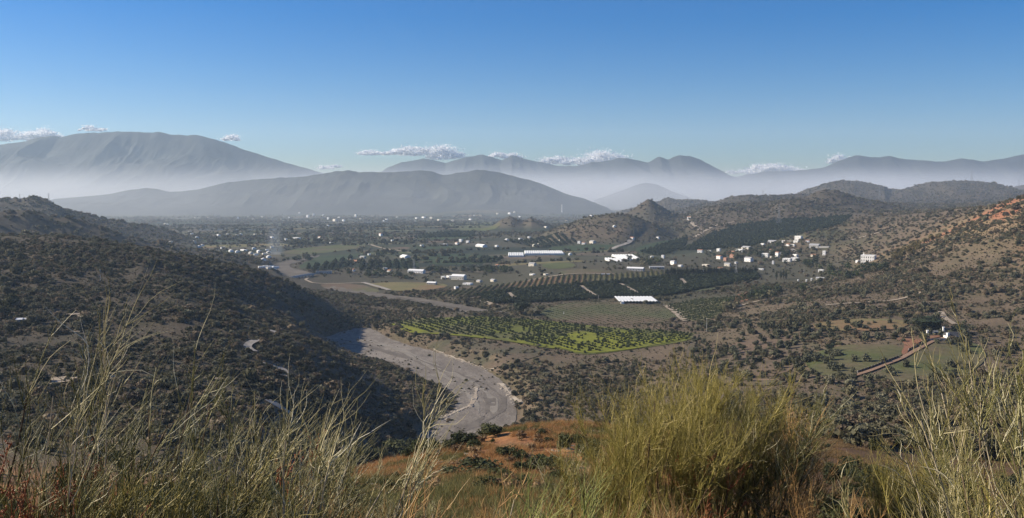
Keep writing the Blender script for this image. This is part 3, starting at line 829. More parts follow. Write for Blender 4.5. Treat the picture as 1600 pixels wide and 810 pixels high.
def leaf_mat(name, a, b, trans=0.25, var=0.35):
    k = NT(name, 0.75, 0.25)
    rnd = k.n('ShaderNodeObjectInfo').outputs['Random']
    co = k.n('ShaderNodeTexCoord').outputs['Object']
    n = k.noise(1.1, 3, 0.6, co)
    c = k.mix(k.maprange(k.math('ADD', k.math('MULTIPLY', n, 0.8), k.math('MULTIPLY', rnd, 0.9)), 0.3, 1.3), a, b)
    c = k.n('ShaderNodeHueSaturation', {'Value': k.maprange(k.math('FRACT', k.math('MULTIPLY', rnd, 37.0)), 0, 1, 1 - var, 1 + var), 'Color': c}).outputs[0]
    k.color(c)
    if trans:
        tr = k.n('ShaderNodeBsdfTranslucent', {'Color': c})
        mx = k.n('ShaderNodeMixShader', {0: trans})
        k.t.links.new(k.b.outputs[0], mx.inputs[1]); k.t.links.new(tr.outputs[0], mx.inputs[2])
        k.t.links.new(mx.outputs[0], k.t.nodes['Material Output'].inputs[0])
    return k.m

L_SCRUB = leaf_mat('scrub_leaves', (0.060, 0.061, 0.031), (0.140, 0.124, 0.072), 0.25, 0.45)
L_SCR2 = leaf_mat('grey_green_scrub_leaves', (0.105, 0.106, 0.066), (0.185, 0.170, 0.108), 0.25, 0.35)
L_SCR3 = leaf_mat('brown_dry_scrub_leaves', (0.130, 0.098, 0.064), (0.205, 0.160, 0.104), 0.25, 0.35)
L_ORCH = leaf_mat('orchard_leaves', (0.038, 0.055, 0.018), (0.06, 0.075, 0.026), 0.2, 0.25)
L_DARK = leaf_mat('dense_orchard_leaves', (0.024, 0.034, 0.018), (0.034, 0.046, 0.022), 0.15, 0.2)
L_OLIVE = leaf_mat('olive_leaves', (0.074, 0.078, 0.046), (0.12, 0.118, 0.07), 0.2, 0.3)
L_ROW = leaf_mat('row_tree_leaves', (0.045, 0.060, 0.028), (0.085, 0.095, 0.042), 0.2, 0.25)
L_CYP = leaf_mat('cypress_leaves', (0.022, 0.030, 0.018), (0.032, 0.042, 0.022), 0.1, 0.2)
L_POP = leaf_mat('golden_poplar_leaves', (0.11, 0.095, 0.04), (0.17, 0.13, 0.055), 0.25, 0.2)
M_BARK = smp('bark', (0.10, 0.075, 0.055), 0.4, 6)

def tube_mesh(V, F, path, rads, sides=6, cap=True):
    path = [Vector(p) for p in path]
    base = len(V)
    up = Vector((0.31, 0.17, 0.93))
    for i, p in enumerate(path):
        t = (path[min(i + 1, len(path) - 1)] - path[max(i - 1, 0)]).normalized()
        a = t.cross(up)
        if a.length < 1e-3: a = t.cross(Vector((1, 0, 0)))
        a.normalize(); b = t.cross(a)
        for k in range(sides):
            an = 2 * math.pi * k / sides
            V.append(tuple(p + (a * math.cos(an) + b * math.sin(an)) * rads[i]))
    for i in range(len(path) - 1):
        for k in range(sides):
            k1 = (k + 1) % sides
            F.append((base + i * sides + k, base + i * sides + k1, base + (i + 1) * sides + k1, base + (i + 1) * sides + k))
    if cap:
        F.append(tuple(base + (len(path) - 1) * sides + k for k in range(sides)))

def visible(x, y, z):
    """is the point in frame and not behind the land"""
    px, py = project(x, y, z)
    ok = (px > -10) & (px < 1610) & (py > 0) & (py < 815) & (y > 1)
    idx = np.where(ok)[0]
    if len(idx):
        t = np.linspace(0.05, 0.985, 60)[:, None]
        X = x[idx][None] * t; Y = y[idx][None] * t; Z = CAMZ + (z[idx][None] - CAMZ) * t
        blocked = (height(X, Y) > Z).any(0)
        ok[idx[blocked]] = False
    return ok

def gn_stuff(name, pts, scale, rot, proto, label=None):
    """many copies of a visible plant's own mesh, as one object"""
    me = bpy.data.meshes.new(name)
    me.vertices.add(len(pts)); me.vertices.foreach_set('co', np.asarray(pts, np.float32).ravel())
    a = me.attributes.new('size', 'FLOAT_VECTOR', 'POINT'); a.data.foreach_set('vector', np.asarray(scale, np.float32).ravel())
    a = me.attributes.new('turn', 'FLOAT_VECTOR', 'POINT'); a.data.foreach_set('vector', np.asarray(rot, np.float32).ravel())
    o = add_obj(name, me)
    ng = bpy.data.node_groups.new(name + '_spread', 'GeometryNodeTree')
    ng.interface.new_socket('Geometry', in_out='INPUT', socket_type='NodeSocketGeometry')
    ng.interface.new_socket('Geometry', in_out='OUTPUT', socket_type='NodeSocketGeometry')
    N = ng.nodes; L = ng.links
    gi = N.new('NodeGroupInput'); go = N.new('NodeGroupOutput')
    oi = N.new('GeometryNodeObjectInfo'); oi.inputs['Object'].default_value = proto; oi.inputs['As Instance'].default_value = True
    ip = N.new('GeometryNodeInstanceOnPoints')
    s = N.new('GeometryNodeInputNamedAttribute'); s.data_type = 'FLOAT_VECTOR'; s.inputs['Name'].default_value = 'size'
    r = N.new('GeometryNodeInputNamedAttribute'); r.data_type = 'FLOAT_VECTOR'; r.inputs['Name'].default_value = 'turn'
    L.new(gi.outputs[0], ip.inputs['Points']); L.new(oi.outputs['Geometry'], ip.inputs['Instance'])
    e2r = N.new('FunctionNodeEulerToRotation')
    L.new(r.outputs['Attribute'], e2r.inputs[0]); L.new(e2r.outputs[0], ip.inputs['Rotation'])
    L.new(s.outputs['Attribute'], ip.inputs['Scale'])
    L.new(ip.outputs[0], go.inputs[0])
    md = o.modifiers.new('spread', 'NODES'); md.node_group = ng
    tag(o, label=label, kind='stuff')
    return o

def plant_many(name, meshes, P, S, labels, cat, group, keep=300, mats=None, sink=0.05, stuff=None, zs=None):
    """P (n,2) places, S sizes; the `keep` largest in view become objects of their own, the rest one stuff object per mesh"""
    n = len(P)
    z = height(P[:, 0], P[:, 1])
    rot = rng.uniform(0, 2 * math.pi, n)
    var = rng.integers(0, len(meshes), n)
    asp = rng.uniform(0.8, 1.25, n) if zs is None else zs
    vis = visible(P[:, 0], P[:, 1], z + S * 0.9)
    dist = np.hypot(P[:, 0], P[:, 1])
    size = np.where(vis, S / dist, 0)
    order = np.argsort(-size)
    ind = order[:min(keep, int((size > 0).sum()))]
    first = {}
    mask = np.zeros(n, bool); mask[ind] = True
    for i in ind:
        o = bpy.data.objects.new(name, meshes[var[i]]); COL.objects.link(o)
        o.location = (P[i, 0], P[i, 1], z[i] - sink * S[i]); o.rotation_euler = (0, 0, rot[i]); o.scale = (S[i], S[i], S[i] * asp[i])
        tag(o, labels(P[i, 0], P[i, 1], z[i]) if callable(labels) else labels, cat, group)
        first.setdefault(var[i], o)
    if n > len(ind):
        for v in range(len(meshes)):
            m = (~mask) & (var == v)
            if m.any() and v in first:
                gn_stuff(stuff or name + '_mass', np.column_stack([P[m], z[m] - sink * S[m]]), np.column_stack([S[m], S[m], S[m] * asp[m]]), np.column_stack([np.zeros(m.sum()), np.zeros(m.sum()), rot[m]]), first[v])

def grid_in(poly, a, b, ang, jit=0.15, drop=0.04, off=(0, 0)):
    """row spacing a, spacing in the row b, row bearing ang"""
    P = np.array(poly); c = P.mean(0)
    ext = np.abs(P - c).max() * 1.6
    u, v = np.meshgrid(np.arange(-ext, ext, a), np.arange(-ext, ext, b))
    u = u + rng.uniform(-jit, jit, u.shape) * b * 0.6; v = v + rng.uniform(-jit, jit, v.shape) * b
    ca, sa = math.cos(ang), math.sin(ang)
    X = c[0] + u * ca - v * sa; Y = c[1] + u * sa + v * ca
    m = in_poly(X, Y, poly) & (rng.uniform(size=X.shape) > drop)
    return np.column_stack([X[m], Y[m]])

def bush_meshes(name, mat, n, nleaf, leaf=0.2, rz=0.42, lumps=7, seed=0, rx=0.5):
    out = []
    for i in range(n):
        me = poly_mesh(name, *leaf_clump(seed + i, nleaf, rx, rz, leaf, lumps)); me.materials.append(mat)
        out.append(me)
    return out

# orchard on the yellow-green field
wy = WP[id(P_YELLOW)]
ORCH = bush_meshes('orchard_tree', L_ORCH, 4, 150, 0.13, 0.45, 7, 100)
Pp = grid_in(wy, 7.2, 5.6, 0.5, 0.12, 0.06)
d, _, _ = seg_dist(Pp[:, 0], Pp[:, 1], wy, True)
dens = fbm(Pp[:, 0], Pp[:, 1], 60, 3, 300)
m = (d > 5) & ((dens > -0.35) | (rng.uniform(size=len(Pp)) > 0.5))
Pp = Pp[m]
plant_many('orchard_tree', ORCH, Pp, rng.uniform(2.5, 3.9, len(Pp)), lambda x, y, z: 'dark round fruit tree in the ' + ('front' if y < 800 else 'back') + ' rows of the ' + ('left' if x < 0 else ('middle' if x < 90 else 'right')) + ' part of the yellow-green orchard', 'tree', 'orchard trees on the yellow-green field')
# the dense dark orchard, the lit rows above it, the row crops and the slope field
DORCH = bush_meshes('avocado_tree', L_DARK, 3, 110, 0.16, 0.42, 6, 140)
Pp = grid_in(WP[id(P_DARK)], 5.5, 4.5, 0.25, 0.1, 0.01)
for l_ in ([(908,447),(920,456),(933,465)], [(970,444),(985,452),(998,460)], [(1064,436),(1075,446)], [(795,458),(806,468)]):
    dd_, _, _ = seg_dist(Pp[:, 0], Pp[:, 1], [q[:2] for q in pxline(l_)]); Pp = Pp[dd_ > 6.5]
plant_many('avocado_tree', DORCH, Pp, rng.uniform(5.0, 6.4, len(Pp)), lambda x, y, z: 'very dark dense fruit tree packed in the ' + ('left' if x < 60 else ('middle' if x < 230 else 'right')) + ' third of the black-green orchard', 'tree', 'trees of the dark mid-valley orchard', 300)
L_PROW = leaf_mat('pale_row_leaves', (0.085, 0.095, 0.045), (0.14, 0.14, 0.07), 0.25, 0.25)
RORCH = bush_meshes('row_tree', L_PROW, 3, 110, 0.15, 0.46, 6, 160)
Pp = grid_in(WP[id(P_LIT)], 8.0, 3.0, -0.12, 0.05, 0.01)
plant_many('row_tree', RORCH, Pp, rng.uniform(3.0, 3.9, len(Pp)), lambda x, y, z: 'tree in the ' + ('left end' if x < 0 else ('middle' if x < 150 else 'right end')) + ' of the long striped rows above the dark orchard', 'tree', 'trees in the striped rows above the dark orchard', 300)
Pp = np.concatenate([grid_in(WP[id(P_ROWS)], 9.0, 3.0, 0.42, 0.05, 0.02), grid_in(WP[id(P_SLOPE)], 7.5, 3.5, 0.36, 0.08, 0.06)])
SROW = bush_meshes('row_shrub', L_ROW, 3, 80, 0.17, 0.42, 5, 180)
inr = in_poly(Pp[:, 0], Pp[:, 1], WP[id(P_ROWS)])
rx_, ry_, rz_, rs_ = hit(998, 475)[0], hit(998, 475)[1], 0, 0
Pp = Pp[~((np.abs(Pp[:, 0] - rx_) < 30) & (Pp[:, 1] > ry_ - 4) & (Pp[:, 1] < ry_ + 76))]
inr = in_poly(Pp[:, 0], Pp[:, 1], WP[id(P_ROWS)])
plant_many('row_shrub', SROW, Pp, np.where(inr, rng.uniform(2.4, 3.2, len(Pp)), rng.uniform(0.9, 1.7, len(Pp))), lambda x, y, z: 'small green shrub planted in rows ' + ('right of' if x > 200 else 'in front of') + ' the white plastic roof', 'shrub', 'row crops around the white plastic roof', 300)
# hillside orchard beyond the village, other valley orchards
HIL = [pxpoly(p, 1500) for p in ([(1062,392),(1110,366),(1160,352),(1215,345),(1280,341),(1330,338),(1310,352),(1262,364),(1225,372),(1180,384),(1120,391)],
      [(560,412),(592,412),(606,422),(560,424)], [(785,378),(850,372),(905,378),(850,388)], [(470,421),(548,403),(548,417),(500,424)], [(600,412),(650,405),(652,420),(610,421)], [(690,412),(745,405),(790,404),(770,411)], [(1000,395),(1050,378),(1075,372),(1068,388),(1030,402)], [(640,372),(690,364),(740,363),(740,371)])]
Pp = np.concatenate([grid_in(p, 14.0, 9.0, 0.15, 0.12, 0.05) for p in HIL])
VORCH = bush_meshes('citrus_tree', L_DARK, 3, 70, 0.2, 0.45, 5, 200)
plant_many('citrus_tree', VORCH, Pp, rng.uniform(7.0, 9.5, len(Pp)), lambda x, y, z: 'dark tree in the plantation rows ' + (('on the upper hillside' if z > 70 else 'on the lower hillside') + ' behind the village' if x > 400 else ('of the far left plain' if x < -200 else 'of the middle plain')), 'tree', 'plantation trees beyond the village', 300)

# olive trees spread over the land right of the river
def between(px0, px1, r0, r1, n, ymin, ymax, x0, x1):
    Y = np.sqrt(rng.uniform(ymin ** 2, ymax ** 2, n)); X = rng.uniform(x0, x1, n)
    z = height(X, Y); px, py = project(X, Y, z)
    m = (px > px0) & (px < px1) & (py > r0) & (py < r1)
    return np.column_stack([X[m], Y[m]])
NOPLANT = [RIVER, UPPER, BEND, wy, WP[id(P_DARK)], WP[id(P_LIT)], WP[id(P_ROWS)], WP[id(P_SLOPE)]] + [pxpoly(p) for _, p, m_ in MORE_FIELDS if m_ not in (F_SCRUB, F_BROWN)]
FREE = np.array
def clear(P, polys, margin=0):
    m = np.ones(len(P), bool)
    for p in polys:
        m &= ~in_poly(P[:, 0], P[:, 1], p)
    return P[m]
OLIVE = bush_meshes('olive_tree', L_OLIVE, 4, 140, 0.14, 0.5, 8, 240)
Pp = between(1080, 1520, 505, 600, 5200, 520, 1000, 90, 560)
Pp = Pp[fbm(Pp[:, 0], Pp[:, 1], 90, 3, 310) > -0.12 + 0.0 * Pp[:, 0]]
sel = rng.uniform(size=len(Pp)) < 0.42
plant_many('olive_tree', OLIVE, Pp[sel], rng.uniform(3.0, 6.5, sel.sum()), lambda x, y, z: 'grey-green olive tree in the ' + ('nearer' if y < 680 else 'farther') + ' ' + ('left' if x < 230 else 'right') + ' part of the brown grove right of the river', 'tree', 'olive trees on the right bank grove', 300)

# wild scrub over all the hillsides
def scrub_area(n, ymin, ymax, u0, u1):
    Y = np.sqrt(rng.uniform(ymin ** 2, ymax ** 2, n)); u = rng.uniform(u0, u1, n)
    return np.column_stack([(u - 800) / FPX * Y, Y])
SCRUB = bush_meshes('scrub_bush', L_SCRUB, 5, 300, 0.11, 0.36, 9, 300)
for k_, m_ in ((1, L_SCR2), (2, L_SCR3), (4, L_SCR2)): SCRUB[k_].materials[0] = m_
A = scrub_area(120000, 190, 1250, -150, 1750)
x, y = A.T
z = height(x, y)
cl = fbm(x, y, 55, 4, 320); cl2 = fbm(x, y, 16, 3, 330)
leftm = (x < -60 + 0.08 * (y - 500)) & (z > 4)
rightm = (x > 200) & (y > 760) & (z > 28)
low = (z > 3) & (y < 720) & (x > -150)
prob = np.where(leftm, 0.72 + 1.2 * cl, np.where(rightm, 0.46 + 1.25 * cl, np.where(low, 0.5 + 0.6 * cl, 0.12 + 0.4 * cl))) + 0.25 * cl2
prob = np.where((x > 90) & (y > 520) & (y < 830) & (z > 12) & ~rightm, prob * 0.35, prob)
m = rng.uniform(size=len(A)) < prob
A = clear(A[m], NOPLANT)
# keep the winding road, tracks and banks open
def off_lines(A, lines, dist):
    m = np.ones(len(A), bool)
    for l in lines:
        d, _, _ = seg_dist(A[:, 0], A[:, 1], [p[:2] for p in l]); m &= d > dist
    return A[m]
A = off_lines(A, [pxline(p) for p in ([(452,648),(438,640),(428,634)], [(445,583),(440,576),(425,571),(408,569)], [(398,551),(388,547),(386,541),(396,535)], [(438,525),(432,519),(420,517)])], 5.0)
A = off_lines(A, [pxline([(1330,590),(1370,577),(1405,563),(1425,552),(1448,539),(1478,527),(1510,531)])], 6)
S = rng.gamma(2.2, 0.85, len(A)) + 0.7
S = np.where(A[:, 0] > 150, S * 1.15, S)
print('scrub', len(A))
def scrub_label(x, y, z):
    far = 'farther up' if y > 430 else 'low down'
    if x < -60 and y > 560: return 'dark olive scrub bush on the shaded slope of the left hill'
    if x < -120: return f'olive scrub bush {far} on the wooded left slope beside the winding road'
    if x < 20: return f'olive scrub bush {far} on the wooded bank left of the dry river bend'
    if y > 760: return 'olive scrub bush on the reddish right hillside above the grove'
    if x > 220: return f'grey-green scrub bush {far} in the dark thicket above the right crest track'
    return f'grey-green scrub bush {far} in the thicket between the dry river and the grove'
plant_many('scrub_bush', SCRUB, A, S, scrub_label, 'bush', 'wild scrub bushes on the hillsides', 300, stuff='scrub')
HP = []
for cx, Y, L, W_, a in PLOTS:
    for v in ([-1, 1] if rng.uniform() < 0.5 else [1]):
        if rng.uniform() < 0.25: continue
        m = int(L / rng.uniform(5, 10)); u = rng.uniform(-0.5, 0.5, m) * L
        c_, s_ = math.cos(a), math.sin(a); off = v * W_ / 2 + rng.normal(0, 2, m)
        HP.append(np.column_stack([cx + u * c_ - off * s_, Y + u * s_ + off * c_]))
HP = np.concatenate(HP)
HEDGE = bush_meshes('hedgerow_tree', L_SCRUB, 3, 60, 0.24, 0.45, 5, 380)
plant_many('hedgerow_tree', HEDGE, HP, rng.gamma(5, 0.9, len(HP)) + 2.5, lambda x, y, z: 'dark tree in a hedgerow between the plots of the ' + ('nearer' if y < 2600 else 'farther') + (' left plain' if x < -250 else ' middle plain'), 'tree', 'hedgerow trees of the plain', 300, stuff='hedgerows')
C_ = scrub_area(150000, 300, 1300, -150, 1750)
x, y = C_.T; z = height(x, y)
C_ = C_[(rng.uniform(size=len(C_)) < 0.45 + 0.9 * fbm(x, y, 30, 4, 390)) & (z > 2.5)]
C_ = clear(C_, NOPLANT)
plant_many('low_shrub', SCRUB[:3], C_, rng.gamma(3.0, 0.22, len(C_)) + 0.35, lambda x, y, z: 'tiny low shrub speckling the ' + ('left slopes' if x < -60 else ('brown ground right of the dry river' if x < 250 else 'right slopes')), 'shrub', 'tiny low shrubs speckling the slopes', 300, stuff='low_scrub')
def rock_mesh(seed):
    r = np.random.default_rng(seed)
    bm = bmesh.new(); bmesh.ops.create_icosphere(bm, subdivisions=2, radius=0.5)
    for v in bm.verts:
        n = float(fbm(np.array([v.co.x * 3 + seed]), np.array([v.co.y * 3 + v.co.z * 2]), 1.0, 3, seed)[0])
        v.co *= 1 + 0.45 * n; v.co.z *= 0.62
    me = bpy.data.meshes.new('boulder'); bm.to_mesh(me); bm.free(); return me
ROCK = [rock_mesh(i) for i in range(3)]
M_ROCK = field_mat('pale_boulder', (0.46, 0.41, 0.34), (0.34, 0.29, 0.24), None, 0.8)
M_ROCKG = field_mat('grey_cobble', (0.26, 0.22, 0.19), (0.36, 0.31, 0.26), None, 0.8)
for me in ROCK: me.materials.append(M_ROCK)
Pk = []
for pp, w in BANKS:
    L = ribbon_pts([on_plane(*p) for p in pp], 1, 0.7)
    for _ in range(3): Pk.append(L + rng.normal(size=L.shape) * w * 0.35)
Pk = np.concatenate(Pk)
plant_many('boulder', ROCK, Pk, rng.gamma(2.5, 0.42, len(Pk)) + 0.3, lambda x, y, z: 'pale boulder in the stony ' + ('right rim' if x > 30 else 'upper rim') + ' of the dry riverbed' if y < 760 and x > -20 else 'pale boulder on the long upper bank of the dry riverbed', 'boulder', 'pale boulders along the riverbed', 300)
ROCK2 = [m.copy() for m in ROCK]
for me in ROCK2: me.materials[0] = M_ROCKG
xs = [p[0] for p in RIVER]; ys = [p[1] for p in RIVER]
Pk = np.column_stack([rng.uniform(min(xs), max(xs), 30000), rng.uniform(min(ys), max(ys), 30000)])
Pk = Pk[in_poly(Pk[:, 0], Pk[:, 1], RIVER) & (fbm(Pk[:, 0], Pk[:, 1], 25, 4, 370) > 0.02)]
plant_many('cobble', ROCK2, Pk, rng.gamma(2.0, 0.25, len(Pk)) + 0.2, lambda x, y, z: 'grey stone lying on the gravel of the ' + ('near' if y < 600 else ('middle' if y < 720 else 'upper')) + ' dry riverbed', 'stone', 'grey stones on the riverbed', 300)
Pk = np.column_stack([rng.uniform(min(xs), max(xs), 1500), rng.uniform(min(ys), max(ys), 1500)])
Pk = Pk[in_poly(Pk[:, 0], Pk[:, 1], RIVER) & (fbm(Pk[:, 0], Pk[:, 1], 30, 3, 371) > 0.08)]
plant_many('riverbed_bush', SCRUB, Pk, rng.gamma(3.0, 0.35, len(Pk)) + 0.4, 'small dark bush growing out of the dry riverbed gravel', 'bush', 'small bushes on the riverbed', 300)
# coarser scrub and trees of the hills and plain farther off
B = scrub_area(130000, 1250, 5200, -150, 1750)
x, y = B.T; z = height(x, y)
cl = fbm(x, y, 160, 4, 350)
prob = np.where(z > 24, np.where(x < -300, 1.0, 0.75) + 0.8 * cl, 0.14 + 0.5 * cl)
B = B[rng.uniform(size=len(B)) < prob]
B = clear(B, NOPLANT + HIL)
Sb = (rng.gamma(4.0, 0.7, len(B)) + 2.0) * (1 + 0.25 * (B[:, 1] > 2500)) * np.where(B[:, 0] < -300, 1.3, 1.0)
print('far scrub', len(B))
FSCR = bush_meshes('thicket', L_SCRUB, 3, 60, 0.24, 0.34, 5, 360)
FSCR[1].materials[0] = L_SCR2; FSCR[2].materials[0] = L_SCR3
plant_many('thicket', FSCR, B, Sb, lambda x, y, z: 'dark thicket ' + (('on the cone and broad hills of the middle distance' if x < 620 else 'on the brown hills right of the village') if z > 24 and x > 0 else ('on the far left hills' if z > 24 else ('on the left plain' if x < -150 else 'on the plain around the fields'))), 'thicket', 'thickets of the far valley', 300, stuff='far_scrub')

# ------------------------------------------------------------------ buildings
M_WHITE = smp('white_limewash', (0.80, 0.79, 0.76), 0.06, 0.6, 0.85)
M_CREAM = smp('cream_render', (0.66, 0.61, 0.52), 0.1, 0.6, 0.85)
M_TERRA = smp('terracotta_wall', (0.40, 0.23, 0.17), 0.15, 0.6, 0.9)
M_GREYW = smp('grey_block_wall', (0.40, 0.39, 0.37), 0.15, 0.6, 0.9)
M_TILE = smp('clay_roof_tiles', (0.36, 0.19, 0.12), 0.25, 1.5, 0.9)
M_GREYR = smp('grey_sheet_roof', (0.36, 0.36, 0.36), 0.15, 0.7, 0.7)
M_DROOF = smp('dark_slate_roof', (0.07, 0.07, 0.075), 0.2, 1.0, 0.7)
M_WROOF = smp('white_sheet_roof', (0.76, 0.76, 0.74), 0.08, 0.4, 0.7)
M_GLASS = smp('dark_window_glass', (0.03, 0.035, 0.04), 0.2, 2.0, 0.15)
M_DOOR = smp('brown_wooden_door', (0.10, 0.06, 0.04), 0.3, 4.0, 0.7)
M_PLASTIC = smp('white_greenhouse_plastic', (0.74, 0.74, 0.71), 0.12, 0.12, 0.5)
M_STEEL = smp('galvanised_steel', (0.36, 0.37, 0.38), 0.15, 2.0, 0.5)
M_CONC = smp('pale_concrete', (0.45, 0.43, 0.40), 0.15, 0.5, 0.9)

class B:
    def __init__(s): s.V = []; s.F = []
    def box(s, x0, x1, y0, y1, z0, z1):
        k = len(s.V)
        s.V += [(x, y, z) for z in (z0, z1) for y in (y0, y1) for x in (x0, x1)]
        s.F += [tuple(k + i for i in f) for f in ((0, 2, 3, 1), (4, 5, 7, 6), (0, 1, 5, 4), (2, 6, 7, 3), (0, 4, 6, 2), (1, 3, 7, 5))]
        return s
    def prism(s, x0, x1, y0, y1, z0, z1, ov=0.4):
        k = len(s.V); ym = (y0 + y1) / 2
        x0 -= ov; x1 += ov; y0 -= ov; y1 += ov
        s.V += [(x0, y0, z0), (x1, y0, z0), (x1, y1, z0), (x0, y1, z0), (x0, ym, z1), (x1, ym, z1)]
        s.F += [tuple(k + i for i in f) for f in ((3, 2, 1, 0), (0, 1, 5, 4), (2, 3, 4, 5), (1, 2, 5), (3, 0, 4))]
        return s
    def tube(s, path, rads, sides=6):
        tube_mesh(s.V, s.F, path, rads, sides); return s
    def arch(s, x0, x1, y0, y1, z0, h, n=8):
        k = len(s.V)
        for y in (y0, y1):
            for i in range(n + 1):
                a = math.pi * i / n
                s.V.append(((x0 + x1) / 2 - math.cos(a) * (x1 - x0) / 2, y, z0 + math.sin(a) * h))
        for i in range(n):
            s.F.append((k + i, k + i + 1, k + n + 1 + i + 1, k + n + 1 + i))
        s.F.append(tuple(k + i for i in range(n, -1, -1))); s.F.append(tuple(k + n + 1 + i for i in range(n + 1)))
        return s
    def make(s, name, mat, parent=None):
        me = bpy.data.meshes.new(name); me.from_pydata(s.V, [], s.F); me.update()
        return add_obj(name, me, mat, parent)

def root(name, loc, rz=0.0, label=None, cat=None, group=None):
    o = bpy.data.objects.new(name, None); COL.objects.link(o)
    o.location = loc; o.rotation_euler = (0, 0, rz); o.empty_display_size = 0.5
    return tag(o, label, cat, group)

def put(px, py, ymin=300):
    x, y, z = hit(px, py, ymin)
    return x, y, z, y / FPX

WALLS = {'w': M_WHITE, 'c': M_CREAM, 't': M_TERRA, 'g': M_GREYW}
ROOFS = {'t': M_TILE, 'g': M_GREYR, 'd': M_DROOF, 'w': M_WROOF}
def house(px, py, wp, hp, label, wall='w', roof='flat', rz=None, depth=None, storeys=1, group=None, wing=None, name='house', cat='house', wins=True):
    """wp, hp: width and height it shows in the photograph's pixels"""
    x, y, z, s = put(px, py)
    w = wp * s; h = hp * s; d = depth or min(max(w * 0.6, 6.0), 14.0)
    rz = R.uniform(-1.05, -0.5) if rz is None else rz
    o = root(name, (x, y, z - 0.4), rz, label, cat, group)
    wm = WALLS[wall]
    b = B().box(-w / 2, w / 2, -d / 2, d / 2, -2.5, h)
    if roof == 'flat':
        b.make('wall', wm, o)
        r = B(); t = 0.35
        r.box(-w / 2 - 0.05, w / 2 + 0.05, -d / 2 - 0.05, -d / 2 + t, h + 0.004, h + 0.7).box(-w / 2 - 0.05, w / 2 + 0.05, d / 2 - t, d / 2 + 0.05, h + 0.004, h + 0.7)
        r.box(-w / 2 - 0.05, -w / 2 + t, -d / 2 + t, d / 2 - t, h + 0.004, h + 0.7).box(w / 2 - t, w / 2 + 0.05, -d / 2 + t, d / 2 - t, h + 0.004, h + 0.7)
        r.make('parapet', wm, o)
    else:
        k = len(b.V); rh = d * 0.24
        b.V += [(-w / 2, 0, h + rh - 0.05), (w / 2, 0, h + rh - 0.05)]
        b.F += [(k - 4, k - 2, k), (k - 3, k - 1, k + 1)]
        b.make('wall', wm, o)
        B().prism(-w / 2, w / 2, -d / 2, d / 2, h + 0.01, h + rh, 0.4).make('roof', ROOFS[roof[0]], o)
    if wing:                                    # a lower wing on the right (+) or left (-)
        ww = abs(wing) * s; sg = 1 if wing > 0 else -1
        xa, xb = sorted((sg * (w / 2 + 0.01), sg * (w / 2 + ww)))
        B().box(xa, xb, -d / 2 + 0.6, d / 2 - 0.8, -2.5, h * 0.62).make('wing', wm, o)
    if wins and w > 5:
        nw = max(1, min(6, int(w / 3.4)))
        for st in range(storeys):
            zb = h * (st + 0.36) / storeys; hh = min(1.3, h / storeys * 0.42)
            for i in range(nw):
                xc = -w / 2 + w * (i + 0.5) / nw
                if st == 0 and i == nw // 2:
                    B().box(xc - 0.55, xc + 0.55, -d / 2 - 0.05, -d / 2 - 0.004, 0.1, min(2.2, h * 0.7)).make('door', M_DOOR, o)
                    continue
                wn = B().box(xc - 0.5, xc + 0.5, -d / 2 - 0.06, -d / 2 - 0.004, zb, zb + hh).make('window', M_GLASS, o)
                B().box(xc - 0.7, xc + 0.7, -d / 2 - 0.14, -d / 2 - 0.004, zb - 0.14, zb - 0.004).make('sill', wm, wn)
    return o

